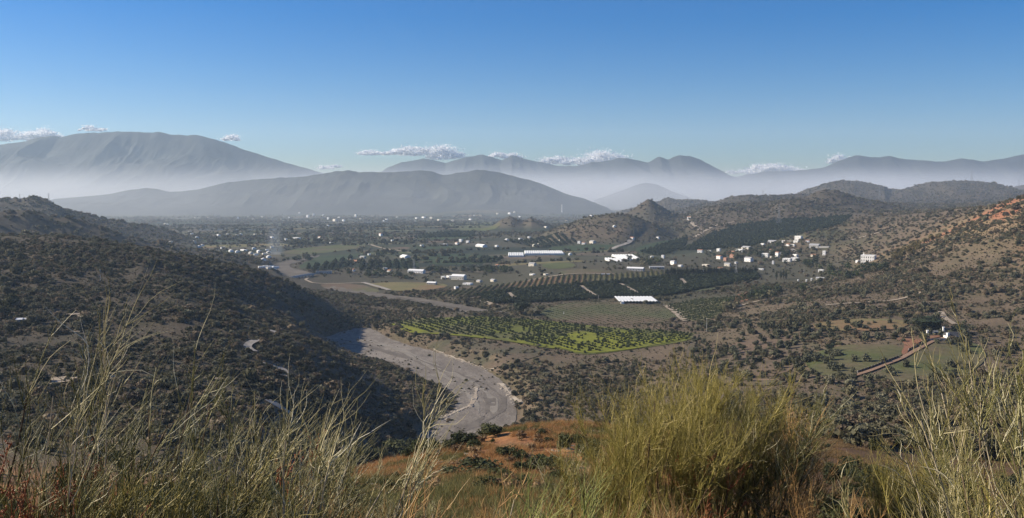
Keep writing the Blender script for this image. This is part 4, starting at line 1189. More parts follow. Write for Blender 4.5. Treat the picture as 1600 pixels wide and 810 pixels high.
GV = 'houses of the white hillside village'
VILLAGE = [
 (1248,375,12,7,'two-storey white house alone at the very top of the village','w','flat',2,None),
 (1244,379,9,3,'low white outbuilding just below the topmost village house','w','flat',1,None),
 (1262,379,6,4,'small white house right of the topmost village house','w','tile',1,None),
 (1192,384,6,4,'small white house at the left end of the upper village lane','w','flat',1,None),
 (1207,379,14,2.6,'long low white house along the upper village lane','w','grey',1,None),
 (1225,379,6,3,'little white hut under the dark hillside orchard on the upper lane','w','flat',1,None),
 (1232,385,7,4,'white house at the upper bend of the curving village street','w','tile',1,None),
 (1239,385,7,3.4,'white flat house right of the street bend','w','flat',1,None),
 (1273,387,17,5,'long grey house with a row of windows at the right of the village','g','grey',1,16),
 (1288,399,5,8,'narrow tall white house at the right edge of the village','w','flat',2,None),
 (1272,401,10,3.4,'low cream house between the tall narrow house and the street','c','tile',1,None),
 (1268,407,6,4,'small pink-white house at the lower right of the village','c','flat',1,None),
 (1243,401,8,4,'white house at the foot of the curving village street','w','flat',1,None),
 (1242,407,12,5,'wide white house in the lower middle of the village','w','flat',1,None),
 (1230,409,14,6,'broad white terrace house with a grey lower storey','w','flat',2,None),
 (1215,402,7,9,'tall white house in the centre of the village','w','tile',2,None),
 (1222,398,6,4,'small white house behind the tall central house','w','flat',1,None),
 (1205,396,6,7,'white two-storey house left of the tall central house','w','tile',2,None),
 (1196,402,11,7,'white cube house with a sunlit left wall in the village','w','flat',2,None),
 (1206,404,5,4,'cream house under the two-storey white house','c','flat',1,None),
 (1170,409,14,7,'bright white gabled house standing alone on bare earth below the village','w','grey',1,None),
 (1167,390,17,4,'house with a wide grey roof among trees on the left of the village','c','grey',1,None),
 (1156,394,13,5,'long white house in front of the wide grey roof','w','flat',1,None),
 (1145,403,10,5,'red-walled house left of the bright white gabled house','t','tile',1,None),
 (1143,397,14,4,'house with a red tile roof above the red-walled house','t','tile',1,None),
 (1134,408,6,6,'terracotta house beside the red-walled house','t','flat',1,None),
 (1124,405,10,6,'white tile-roofed house at the left end of the village','w','tile',1,None),
 (1123,393,6,5,'white house up on the left edge of the dark hillside orchard','w','flat',1,None),
 (1109,394,6,3,'low white house at the foot of the dark hillside orchard','w','flat',1,None),
 (1094,395,9,5,'bright white house furthest left at the foot of the dark hillside orchard','w','tile',1,None),
 (1137,416,11,5,'pale house below the terracotta house','c','grey',1,None),
 (1150,412,3,3,'tiny white hut between the pale house and the white gabled house','w','flat',1,None),
 (1103,416,12,3,'flat cream house on bare earth left of the village','c','flat',1,None),
 (1126,421,8,3,'low cream house above the row of dark cypresses','c','tile',1,None),
 (1063,417,7,3,'small white house at the left end of the cypress row','w','flat',1,None),
 (1098,425,3,3,'white pump hut just above the dark cypress row','w','flat',1,None),
 (1188,422,12,2.2,'very low white house right of the dark cypress row','w','flat',1,None),
 (1208,413,3,6,'narrow white house in the trees below the village centre','w','flat',1,None),
 (1283,425,9,4,'bright white house among trees below the right edge of the village','w','flat',1,None),
 (1282,437,14,3,'long pale shed under the bright house below the village','c','grey',1,None),
]
for px, py, w, h, lab, wl, rf, st, wg in VILLAGE:
    house(px, py, w * 0.88, h * 0.85, lab, wl, rf, storeys=st, group=GV, wing=wg)
for i, (px, py) in enumerate([(1247,441),(1260,441),(1268,439)]):
    x, y, z, s = put(px, py)
    o = root('gate_post', (x, y, z), 0, ['left of three white posts by the trees under the village', 'middle of three white posts by the trees under the village', 'right of three white posts by the trees under the village'][i], 'post', 'white posts under the village')
    B().box(-0.7, 0.7, -0.7, 0.7, -0.5, 3.0).make('shaft', M_WHITE, o); B().prism(-0.9, 0.9, -0.9, 0.9, 3.0, 3.9, 0.1).make('cap', M_WHITE, o)

# the big white farmhouse on the right and the other buildings of the middle valley
def cortijo():
    x, y, z, s = put(1357, 409)
    o = root('farmhouse', (x, y, z - 0.5), -0.62, 'large white two-storey farmhouse with rows of windows on the right hillside', 'farmhouse')
    w = 20 * s; d = 14; h = 10 * s
    B().box(-w / 2, w / 2, -d / 2, d / 2, -4, h).make('wall', M_WHITE, o)
    B().box(-w / 2 - 0.3, w / 2 + 0.3, -d / 2 - 0.3, d / 2 + 0.3, h + 0.01, h + 0.9).make('roof', M_WHITE, o)
    B().box(w / 2 + 0.01, w / 2 + 12 * s, -2, d / 2, -4, h * 0.62).make('wing', M_WHITE, o)
    B().box(w / 2 + 12 * s + 0.01, w / 2 + 24 * s, 1, d / 2, -4, h * 0.36).make('low_wing', M_WHITE, o)
    for r_ in range(2):
        for i in range(6):
            xc = -w / 2 + w * (i + 0.5) / 6
            B().box(xc - 0.55, xc + 0.55, -d / 2 - 0.08, -d / 2 - 0.004, h * (0.16 + 0.46 * r_), h * (0.40 + 0.46 * r_)).make('window', M_GLASS, o)
    B().box(-w / 2 + 2, -w / 2 + 3.2, -1, 0.2, h + 1.4, h + 4.2).make('chimney', M_WHITE, o)
cortijo()
house(1340, 410, 4, 3, 'little white hut left of the large white farmhouse', 'w', 'flat')
house(988, 375, 7, 4, 'white house at the top of the pale lane below the dark cone hill', 'w', 'tile')
house(1028, 373, 5, 2.5, 'small white house under the right flank of the cone hill', 'w', 'flat')
house(1052, 414, 9, 6, 'white house with an arch-like gable left of the village', 'w', 'grey')
house(1036, 404, 4, 5, 'slim white house among trees above the cypress row', 'w', 'flat')
house(1019, 403, 4, 2.5, 'tiny white hut right of the white plastic tunnels', 'w', 'flat')
house(1077, 343, 6, 4, 'white house high on the brown hill above the dark orchard', 'w', 'tile')
house(924, 339, 4, 2.5, 'small white house near the top of the broad dark hill', 'w', 'flat')
house(905, 381, 4, 4, 'white house left of three at the foot of the broad hill', 'w', 'flat')
house(912, 382, 5, 3, 'white house in the middle of three at the foot of the broad hill', 'w', 'tile')
house(926, 380, 10, 3, 'pale house right of three at the foot of the broad hill', 'c', 'grey')
house(993, 423, 26, 4, 'long shed with a white roof and a dark open front by the striped rows', 'g', 'white', rz=-0.38, depth=9, name='shed', cat='shed')
house(1026, 420, 23, 3, 'long grey wall-like shed right of the white-roofed shed', 'g', 'grey', rz=0.02, depth=6, name='shed', cat='shed')
house(947, 429.5, 17, 1.4, 'very low white shed at the top edge of the striped rows', 'w', 'flat', rz=0.0, depth=5, name='shed', cat='shed', wins=False)
house(651, 427, 27, 4.5, 'long white building with dark openings in the middle of the valley', 'w', 'white', rz=-0.42, depth=10, name='packing_hall', cat='building')
house(717, 437, 22, 6, 'pinkish white hall beside trees above the striped rows', 'c', 'white', rz=-0.42, depth=12, name='hall', cat='building')
house(702, 435, 8, 4, 'white house touching the left end of the pinkish hall', 'w', 'flat')
house(693, 436, 6, 4, 'small white house left of the pinkish hall', 'w', 'flat')
house(675, 445, 15, 3.6, 'long low dark-fronted shed with a pale roof by the straw field', 'g', 'white', rz=-0.4, depth=7, name='shed', cat='shed')
house(713, 452, 4, 4, 'small white cube hut standing in the upper striped rows', 'w', 'flat')
house(731, 445, 14, 2.4, 'row of low white sheds below the pinkish hall', 'w', 'flat', name='shed', cat='shed')
house(749, 441, 8, 2.6, 'grey-white shed right of the low white sheds', 'c', 'grey', name='shed', cat='shed')
house(771, 440, 10, 3, 'pale building at the right end of the hall yard', 'c', 'grey', name='shed', cat='shed')
house(832, 416, 11, 4.5, 'grey-roofed house by the small bright green plot', 'c', 'grey')
house(777, 417, 5, 3, 'white house in the trees above the pinkish hall', 'w', 'tile')
house(832, 430, 8, 1.6, 'low white shed at the end of the track above the striped rows', 'w', 'flat', name='shed', cat='shed')
house(853, 430, 6, 2, 'small pale shed right of the low white shed', 'c', 'flat', name='shed', cat='shed')
house(546, 409, 7, 4, 'white house beside two dark cypresses by the river plain', 'w', 'flat')
house(556, 411, 13, 3, 'orange-roofed long house beside the cypresses', 'c', 'tile')
house(567, 404, 9, 3, 'grey-roofed house behind the orange-roofed house', 'c', 'grey')
house(584, 410, 6, 3, 'white house right of the orange-roofed house', 'w', 'flat')
house(577, 399, 3, 2.4, 'left of two small white huts behind the orange-roofed house', 'w', 'flat')
house(590, 399, 7, 2.4, 'right of two small white huts behind the orange-roofed house', 'w', 'tile')
house(633, 403, 18, 2.6, 'long ragged white building in the dark green fields', 'w', 'white')
house(551, 424, 7, 3, 'small bright white house below the cypress house', 'w', 'tile')
house(602, 423, 6, 4, 'white shed at the left of the pair near the long white building', 'w', 'flat')
house(609, 425, 7, 2.6, 'white hut at the right of the pair near the long white building', 'w', 'tile')
house(506, 428, 24, 4, 'roofless grey stone ruin behind the pale lane by the bridge', 'g', 'flat', rz=0.1, depth=8, name='ruin', cat='ruin')
house(425, 374, 6, 4, 'bright white house by the smoke on the left plain', 'w', 'flat')
house(595, 369, 6, 4, 'bright white house by the crossroads in mid-plain', 'w', 'tile')
house(581, 375, 3, 3, 'tiny white hut left of the crossroads house', 'w', 'flat')
house(613, 378, 3, 3, 'tiny white hut right of the crossroads house', 'w', 'flat')
house(463, 374, 14, 2.6, 'row of white farm buildings left of mid-plain', 'w', 'flat')
house(447, 376, 3, 3, 'small white house left of the white farm row', 'w', 'flat')
house(500, 373, 6, 3, 'white house right of the white farm row', 'w', 'tile')
house(517, 381, 2.5, 2.5, 'tiny white pump hut alone in the green mid-plain', 'w', 'flat')
house(659, 386, 5, 3, 'white cube house by the bare brown plot', 'w', 'flat')
house(696, 384, 7, 2.4, 'pale house right of the bare brown plot', 'c', 'grey')
house(720, 379, 5, 5, 'tallest white house of the hamlet in mid-plain', 'w', 'flat')
house(714, 382, 6, 3, 'white house left in the hamlet in mid-plain', 'w', 'tile')
house(731, 380, 5, 3.6, 'white house right in the hamlet in mid-plain', 'w', 'flat')
house(752, 386, 20, 2.6, 'long white building with a raised middle near the twin knolls', 'w', 'white')
house(776, 386, 5, 2.6, 'white shed right of the long white building near the knolls', 'w', 'flat')
house(267, 380, 5, 3, 'pale hut on the shoulder behind the left hill', 'c', 'flat')

# the far buildings, a pixel or two each
def far_house(px, py, w, h, label, group, mat=None):
    x, y, z, s = put(px, py, 1500)
    W = w * s * 0.85; H = max(h * s * 0.75, 3.0); d = max(9.0, W * 0.35)
    b = B().box(-W / 2, W / 2, -d / 2, d / 2, -3, H)
    if R.random() < 0.6: b.prism(-W / 2, W / 2, -d / 2, d / 2, H + 0.01, H + d * 0.2, 0.3)
    o = b.make('house' if w < 9 else 'warehouse', mat or R.choice([M_WHITE, M_WHITE, M_CREAM]))
    o.location = (x, y, z); o.rotation_euler = (0, 0, R.uniform(-1.2, -0.6))
    return tag(o, label, 'house' if w < 9 else 'warehouse', group)
TOWN = [(452,341,6,2.5),(468,336,4,5),(481,340,5,5),(490,337,2,4),(505,338,3,3),(523,346,10,4),(513,343,4,4),(537,346,7,3),(530,342,5,3),(556,340,5,6),(563,343,8,2),(604,345,4,4),(600,347,3,3),(621,341,6,2),(651,342,7,2.5),(662,341,10,3),(674,342,6,3),(648,347,5,2),(686,345,9,2.6),(690,340,4,2),(708,346,6,2),(735,344,8,2),(741,338,4,2),(512,354,5,2),(552,357,2,2),(440,344,6,2),(425,341,4,2),(410,340,6,2),(395,344,4,2),(372,343,2,5),(387,341,3,3),(325,341,6,2),(306,341,5,2),(335,329,3,3),(589,324,3,2),(777,335,4,2),(796,335,6,3),(804,333,3,3),(812,340,4,2),(830,330,9,2),(842,330,6,2),(853,328,5,2),(862,329,6,2),(795,323,14,2),(868,322,10,2),(890,318,6,2),(905,316,5,2),(925,318,9,2),(945,320,6,2),(960,322,8,2)]
for t in TOWN:
    far_house(*t, 'small white building of the hazy town below the far mountains', 'white buildings of the hazy far town')
PLAINL = [(250,354,4,2),(258,351,3,2),(262,352,3,2),(300,366,3,2),(296,363,3,2),(308,372,4,2),(341,369,13,1.6),(356,368,4,3),(370,369,4,3),(376,368,5,2.6),(399,367,4,2),(385,370,3,2),(303,379,10,1.6),(311,387,5,3),(316,385,4,2),(348,389,4,4),(340,393,3,3),(361,394,6,3.5),(371,395,6,3),(381,392,16,1.8),(397,390,4,3),(392,397,6,3),(405,395,8,4),(400,399,5,3),(413,398,6,3),(420,396,4,3),(418,392,3,3),(425,388,3,4),(410,421,5,4),(415,419,4,5),(420,423,7,4),(427,421,5,4),(432,420,3,5),(408,424,4,3),(424,418,2,4),(412,407,5,2),(420,403,6,2)]
for t in PLAINL:
    far_house(*t, 'small white house scattered beyond the end of the left hill', 'white houses beyond the left hill')
for px, py, w, h in [(792,376,6,2),(799,377,3,2),(813,374,4,2),(819,376,3,2),(827,372,4,3),(835,385,4,3),(841,384,4,3),(848,386,4,3),(853,356,8,2),(885,346,4,2),(876,376,3,2),(960,355,3,2),(891,399,3,3)]:
    far_house(px, py, w, h, 'small white house around the twin knolls and broad hill', 'white houses around the knolls')
for px, py, w, lab in [(331,359.5,38,'left of two long white walls far across the plain'),(400,359.5,74,'right, longer of two long white walls far across the plain'),(465,346,56,'low pale wall before the far town at left'),(590,348,44,'low pale wall before the far town at right')]:
    x, y, z, s = put(px, py, 1500)
    o = root('boundary_wall', (x, y, z), R.uniform(-0.03, 0.03), lab, 'wall', 'long pale walls on the far plain')
    n = 8; W = w * s
    for i in range(n):
        B().box(-W / 2 + W * i / n + 0.02, -W / 2 + W * (i + 1) / n - 0.02, -0.5, 0.5, -4, 1.3 * s + R.uniform(-0.6, 0.6)).make('wall_panel', M_CREAM, o)

# greenhouses and plastic roofs
def greenhouse(px0, px1, pyb, pyt, label, spans, rz=0.0, hgt=4.0):
    x, y, z, s = put((px0 + px1) / 2, pyb)
    xb, yb, zb, _ = put((px0 + px1) / 2, pyt)
    W = (px1 - px0) * s; D = max(8.0, yb - y)
    zs = float(np.max(height(np.linspace(x - W / 2, x + W / 2, 9), np.full(9, y + D / 2)))) - 0.2
    o = root('greenhouse', (x, y + D / 2, zs), rz, label, 'greenhouse', 'white plastic greenhouses')
    for i in range(spans):
        a = -W / 2 + W * i / spans; c = -W / 2 + W * (i + 1) / spans
        B().arch(a + 0.1, c - 0.1, -D / 2, D / 2, hgt * 0.6 + R.uniform(-0.15, 0.25), hgt * 0.34).make('tunnel_roof', M_PLASTIC, o)
        B().box(a + 0.12, c - 0.12, -D / 2 + 0.2, D / 2 - 0.2, -4, hgt * 0.6 - 0.2).make('side_wall', M_PLASTIC, o)
    return o
greenhouse(794, 819, 402, 397, 'left, nearer half of the long white greenhouse block in mid-valley', 9)
greenhouse(820, 882, 399, 394.5, 'right, longer half of the long white greenhouse block in mid-valley', 18)
greenhouse(953, 978, 409, 406, 'low white plastic tunnel left of the heaped white tunnels', 6, hgt=3)
greenhouse(967, 1003, 407, 401.5, 'heaped bright white tunnels by the trees left of the village', 8, hgt=5)
def plastic_roof():
    x, y, z, s = put(998, 475)
    W = 62 * s; D = 52.0
    zs = float(np.max(height(np.linspace(x - W / 2, x + W / 2, 9), np.full(9, y + D * 0.6)))) 
    o = root('plastic_roof', (x, y + D / 2, zs), 0.0, 'bright white flat plastic roof over a plot above the slope field', 'plastic roof')
    n = 12
    for i in range(n):
        a = -W / 2 + W * i / n; c = a + W / n
        k = B(); m = 6
        for j in range(m):
            ya = -D / 2 + D * j / m; yb = ya + D / m
            for t, u in ((0, 0.5), (0.5, 1.0)):
                b0 = len(k.V)
                z0 = 3.0 + (0.5 if t else 0); z1 = 3.0 + (0 if t else 0.5)
                k.V += [(a + (c - a) * t, ya, z0), (a + (c - a) * u, ya, z1), (a + (c - a) * u, yb, z1), (a + (c - a) * t, yb, z0)]
                k.F.append((b0, b0 + 1, b0 + 2, b0 + 3))
        k.make('roof_strip', M_PLASTIC, o)
    for i in range(n + 1):
        for ya in (-D / 2, D / 2):
            xx = -W / 2 + W * i / n
            B().box(xx - 0.15, xx + 0.15, ya - 0.15, ya + 0.15, -4, 2.95).make('post', M_STEEL, o)
    B().box(-W / 2 + 2, -W / 2 + 6, -D / 2 - 3.5, -D / 2 - 0.5, -3, 3.0).make('pump_hut', M_WHITE, o)
plastic_roof()

# farm on the right with the dark roof, gateposts and fences
def right_farm():
    x, y, z, s = put(1488, 530)
    o = root('farm_building', (x, y, z - 0.3), 0.1, 'dark-roofed low white farm building at the end of the red earth lane', 'farm building')
    w = 20 * s; d = 8.0; h = 3.2
    B().box(-w / 2, w / 2, -d / 2, d / 2, -2, h).make('wall', M_WHITE, o)
    B().prism(-w / 2, w / 2, -d / 2, d / 2, h + 0.01, h + 2.8, 0.6).make('roof', M_DROOF, o)
    for xc in (-w * 0.3, -w * 0.12):
        B().box(xc - 0.9, xc + 0.9, -d / 2 - 0.06, -d / 2 - 0.004, 1.0, 2.5).make('window', M_GLASS, o)
    B().box(w * 0.05, w * 0.05 + 2.0, -d / 2 - 0.06, -d / 2 - 0.004, 0, 2.6).make('door', M_DOOR, o)
    B().box(-w / 2 - 1.6, -w / 2 - 0.02, -d / 2, -d / 2 + 2, -2, h + 2.4).make('end_tower', M_WHITE, o)
    for i, (px, py) in enumerate([(1449, 523), (1474, 521)]):
        gx, gy, gz, s = put(px, py)
        g = root('gate_pillar', (gx, gy, gz), 0.1, ['left white gate pillar beside the red earth yard', 'right, taller white gate pillar next to the farm building'][i], 'pillar', 'white gate pillars of the farm')
        B().box(-0.6, 0.6, -0.6, 0.6, -1, 3.0 + i * 1.6).make('shaft', M_WHITE, g); B().prism(-0.7, 0.7, -0.7, 0.7, 3.01 + i * 1.6, 3.7 + i * 1.6, 0.1).make('cap', M_WHITE, g)
    a = put(1451, 521.5); c = put(1472, 520)
    w_ = root('garden_wall', (a[0], a[1], a[2]), math.atan2(c[1] - a[1], c[0] - a[0]), 'low white rail wall between the two gate pillars', 'wall')
    L = math.hypot(c[0] - a[0], c[1] - a[1])
    B().box(0.8, L - 0.8, -0.2, 0.2, -1, 0.9).make('base', M_WHITE, w_); B().box(0.8, L - 0.8, -0.15, 0.15, 1.5, 1.8).make('rail', M_WHITE, w_)
right_farm()
def fence(line, label, spacing=4.0, hgt=2.2, mat=None, solid=0.9):
    P = ribbon_pts(line, 1, spacing)
    z = height(P[:, 0], P[:, 1])
    o = root('fence', (P[0, 0], P[0, 1], z[0]), 0, label, 'fence', 'fences along the farm lane')
    for i in range(len(P)):
        p = P[i] - P[0]
        B().box(p[0] - 0.14, p[0] + 0.14, p[1] - 0.14, p[1] + 0.14, z[i] - z[0] - 0.5, z[i] - z[0] + hgt).make('post', M_CONC, o)
        if i + 1 < len(P):
            q = P[i + 1] - P[0]
            k = B(); n = np.array([-(q - p)[1], (q - p)[0]]); n = n / np.linalg.norm(n) * 0.1
            za, zb = z[i] - z[0], z[i + 1] - z[0]
            a, c = p + (q - p) * 0.05, q - (q - p) * 0.05
            for (u, zu) in ((a, za), (c, zb)):
                for sg in (-1, 1):
                    k.V += [(u[0] + n[0] * sg, u[1] + n[1] * sg, zu - 0.5), (u[0] + n[0] * sg, u[1] + n[1] * sg, zu + hgt * solid)]
            k.F += [(0, 4, 5, 1), (2, 3, 7, 6), (1, 5, 7, 3), (0, 2, 6, 4), (0, 1, 3, 2), (4, 6, 7, 5)]
            k.make('panel', mat or M_DOOR, o)
fence(pxline([(1340,584),(1372,573),(1404,560)]), 'dark fence below the left part of the farm lane')
fence(pxline([(1420,549),(1440,540),(1452,533)]), 'dark fence beside the right part of the farm lane')
fence(pxline([(1452,533),(1470,531.5),(1505,534)]), 'row of grey fence panels in front of the dark-roofed farm', 3.5, 1.8, M_CONC)

# bridge across the bend of the river
def bridge():
    x0, y0, z0, s = put(446, 433); x1, y1, z1, _ = put(487, 432)
    L = math.hypot(x1 - x0, y1 - y0)
    o = root('bridge', (x0, y0, 5.0), math.atan2(y1 - y0, x1 - x0), 'long low concrete bridge with square openings over the river bend', 'bridge')
    B().box(-8, L + 8, -3.5, 3.5, 5.2, 6.6).make('deck', M_CONC, o)
    n = 8
    for i in range(n + 1):
        xx = L * i / n
        B().box(xx - 1.4, xx + 1.4, -3.2, 3.2, -2, 5.19).make('pier', M_CONC, o)
    for yy in (-3.4, 3.2):
        B().box(-8, L + 8, yy, yy + 0.2, 6.61, 7.5).make('parapet', M_CONC, o)
bridge()

# chimney of the far works, pylons, poles
def chimney():
    x, y, z, s = put(878, 335, 1500)
    o = root('factory_chimney', (x, y, z), 0, 'thin white factory chimney standing alone before the far ridge', 'chimney')
    h = 15 * s
    B().tube([(0, 0, -2), (0, 0, h * 0.5), (0, 0, h)], [3.2, 2.6, 2.2], 10).make('stack', M_WHITE, o)
    B().tube([(0, 0, h + 0.01), (0, 0, h + 2)], [2.7, 2.7], 10).make('rim', M_CONC, o)
    B().box(-12, 12, -8, 8, -2, 9).make('base_building', M_CREAM, o)
chimney()
def pylon(px, py, hp, label, thick=1.0, Y=None):
    if Y is None: x, y, z, s = put(px, py, 1000)
    else:
        x, y, _ = at(px, py, Y); z = float(height(x, y)); s = Y / FPX
    h = hp * s; b = h * 0.10; t = 0.12 * thick
    o = root('pylon', (x, y, z - 0.5), R.uniform(-0.4, 0.4), label, 'pylon', 'power pylons on the hills')
    m = B()
    for sx in (-1, 1):
        for sy in (-1, 1):
            m.tube([(sx * b, sy * b, 0), (sx * b * 0.28, sy * b * 0.28, h * 0.62), (sx * b * 0.1, sy * b * 0.1, h)], [t, t * 0.8, t * 0.6], 4)
    for i in range(7):
        za, zb = h * 0.62 * i / 7, h * 0.62 * (i + 1) / 7
        fa, fb = b * (1 - 0.72 * i / 7), b * (1 - 0.72 * (i + 1) / 7)
        for sy in (-1, 1):
            m.tube([(-fa, sy * fa, za), (fb, sy * fb, zb)], [t * 0.5] * 2, 4); m.tube([(fa, sy * fa, za), (-fb, sy * fb, zb)], [t * 0.5] * 2, 4)
    m.make('lattice_mast', M_STEEL, o)
    for k, (zz, L) in enumerate(((0.66, 0.16), (0.78, 0.2), (0.9, 0.14))):
        B().tube([(-h * L, 0, h * zz), (0, 0, h * (zz + 0.03)), (h * L, 0, h * zz)], [t * 0.7, t, t * 0.7], 4).make('cross_arm', M_STEEL, o)
pylon(76, 309, 13, 'lattice pylon on the skyline of the far left hill', 2.0, 2335)
pylon(31, 312, 8, 'short pylon at the far left end of the skyline hill', 1.6, 2320)
pylon(1518, 284, 17, 'tall lattice pylon on the crest of the right skyline hill', 3.0, 4450)
pylon(1592, 290, 14, 'pylon at the far right end of the skyline', 3.0, 5600)
pylon(1374, 312, 20, 'pale pylon in front of the right skyline hill', 2.2)
pylon(1217, 352, 32, 'tall pale pylon above the dark hillside orchard', 1.8)
pylon(1192, 304, 9, 'small pylon on the flat ridge left of the knob hill', 2.6, 3900)
pylon(647, 424, 20, 'slim pylon beside the long white building in mid-valley', 1.3)
pylon(1150, 430, 22, 'slim pylon rising from the dark cypress row', 1.2)
def pole(px, py, hp, label, mat=None):
    x, y, z, s = put(px, py)
    h = hp * s
    o = root('utility_pole', (x, y, z - 0.3), 0.2, label, 'pole', 'utility poles')
    B().tube([(0, 0, 0), (0, 0, h)], [0.22, 0.16], 6).make('shaft', mat or M_CONC, o)
    B().tube([(-0.9, 0, h * 0.93), (0.9, 0, h * 0.93)], [0.09, 0.09], 4).make('crossbar', M_STEEL, o)
for a in [(1104, 520, 24, 'pale pole at the right tip of the yellow-green orchard'), (157, 440, 20, 'pale pole high on the left hill'), (881, 492, 5, 'short white marker post on the slope field', M_WHITE), (562, 530, 5, 'short white marker post at the upper river bank', M_WHITE),
          (935, 468, 7, 'pole at the left of the white plastic roof'), (1030, 452, 9, 'pole at the right end of the dark orchard'), (1256, 428, 12, 'pole in the trees under the village')]:
    pole(*a)
# three white beehive-like boxes on the left slope
for i, px in enumerate((31, 41, 51)):
    x, y, z, s = put(px, 503)
    o = root('roof_sheet', (x, y, z), 0.2, ['left of three white roof sheets on the left slope', 'middle of three white roof sheets on the left slope', 'right of three white roof sheets on the left slope'][i], 'roof', 'white roof sheets on the left slope')
    B().box(-1.6, 1.6, -1.6, 1.6, -0.5, 1.6).make('wall', M_GREYW, o); B().prism(-1.9, 1.9, -1.8, 1.8, 1.61, 2.5, 0.1).make('roof', M_WROOF, o)

# ------------------------------------------------------------------ single trees
def tree_parts(seed, nleaf, h, rx, mat, trunk_h=0.3, leaf=0.1, lumps=9, cone=0.0):
    """trunk with limbs, crown of leaf faces, for a tree of height h"""
    rz = h * (1 - trunk_h) / 2 * 1.02
    V, F = leaf_clump(seed, nleaf, rx, rz, leaf * h, lumps, cone=cone)
    V = [(v[0], v[1], v[2] + h * trunk_h - 0.0) for v in V]
    cm = poly_mesh('crown', V, F); cm.materials.append(mat)
    k = B(); r = random.Random(seed)
    k.tube([(0, 0, -0.3), (0.05 * h * r.uniform(-1, 1), 0, h * trunk_h), (0, 0, h * (trunk_h + 0.35))], [h * 0.035, h * 0.026, h * 0.01], 6)
    for i in range(4):
        a = i * 1.6 + r.uniform(-0.4, 0.4)
        k.tube([(0, 0, h * trunk_h * 0.9), (rx * 0.35 * math.cos(a), rx * 0.35 * math.sin(a), h * (trunk_h + 0.2)), (rx * 0.6 * math.cos(a), rx * 0.6 * math.sin(a), h * (trunk_h + 0.4))], [h * 0.018, h * 0.012, h * 0.005], 5)
    tm = bpy.data.meshes.new('trunk'); tm.from_pydata(k.V, [], k.F); tm.materials.append(M_BARK)
    return tm, cm
def tree(px, py, parts, label, cat='tree', group=None, name='tree', scale=1.0, Y=None):
    x, y, z, s = put(px, py, 120 if Y is None else Y)
    o = root(name, (x, y, z - 0.1), R.uniform(0, 6.28), label, cat, group)
    o.scale = (scale,) * 3
    add_obj('trunk', parts[0], None, o); add_obj('crown', parts[1], None, o)
    return o
tree(818, 492, tree_parts(901, 700, 17, 12, L_DARK, 0.08, 0.045, 12), 'big dark round tree between the riverbed and the slope field', name='carob_tree')
tree(845, 487, tree_parts(902, 400, 9, 8, L_SCRUB, 0.08, 0.05, 8), 'lower dark tree at the right foot of the big round tree', name='carob_tree')
tree(1450, 515, tree_parts(903, 800, 12, 15, L_DARK, 0.12, 0.05, 12), 'wide dark tree beside the farm with the dark roof', name='carob_tree')
tree(1430, 514, tree_parts(904, 500, 9, 9, L_OLIVE, 0.15, 0.05, 9), 'grey-green tree left of the wide dark farm tree', name='olive_tree')
tree(1500, 520, tree_parts(905, 400, 8, 8, L_DARK, 0.12, 0.05, 9), 'dark tree behind the dark-roofed farm', name='carob_tree')
tree(1296, 550, tree_parts(906, 400, 8, 5, L_DARK, 0.1, 0.05, 9), 'lone dark tree on the green grove left of the red yard', name='olive_tree')
CYP = [tree_parts(920 + i, 160, 12, 1.7, L_CYP, 0.03, 0.05, 9, 0.8) for i in range(3)]
for i, (px, py) in enumerate([(541, 425), (546, 409), (491, 430)] ):
    tree(px, py, CYP[i % 3], ['dark cypress below the white house on the river plain', 'dark cypress next to the white house on the river plain', 'tall dark cypress beside the grey ruin'][i], 'cypress', 'single cypresses on the plain', 'cypress', 1.2)
for i, (px, py) in enumerate([(1220, 437), (1224, 436), (1228, 437), (1213, 438)]):
    tree(px, py, CYP[i % 3], 'dark cypress in the clump below the village', 'cypress', 'cypress clump below the village', 'cypress', 1.3)
for i in range(64):
    px = 1040 + 142 * i / 63 + R.uniform(-0.6, 0.6)
    tree(px, 431 - 2.5 * (i / 63) + R.uniform(-0.4, 0.4), CYP[i % 3], 'dark cypress in the close windbreak row above the black-green orchard', 'cypress', 'cypress windbreak above the dark orchard', 'cypress', R.uniform(0.85, 1.25))
POP = [tree_parts(940 + i, 260, 11, 4.5, L_POP, 0.1, 0.05, 9) for i in range(3)]
for px, py in [(1396,406),(1404,402),(1412,398),(1420,395),(1428,391),(1436,388),(1400,410),(1410,406),(1422,402),(1445,384),(1433,396),(1455,380),(1466,376)]:
    tree(px, py, R.choice(POP), 'golden-brown leafy tree right of the large white farmhouse', 'tree', 'golden trees beside the farmhouse', 'golden_tree', R.uniform(0.9, 1.4))
BIGT = [tree_parts(960 + i, 240, 10, 6, [L_DARK, L_SCRUB, L_ORCH][i], 0.1, 0.05, 9) for i in range(3)]
WHERE = {(1362,424): 'below the large white farmhouse', (1190,462): 'in the dark gully right of the row crops', (1140,483): 'at the right edge of the row crops', (1265,415): 'at the right end of the village', (1215,395): 'among the village houses', (1150,400): 'at the left end of the village', (760,424): 'above the striped rows by the pinkish hall', (1010,412): 'around the heaped white tunnels', (600,432): 'in the scrub below the straw field houses', (480,405): 'on the bank by the river bend', (590,405): 'around the orange-roofed house', (690,425): 'beside the long white building', (1310,432): 'on the slope under the village'}
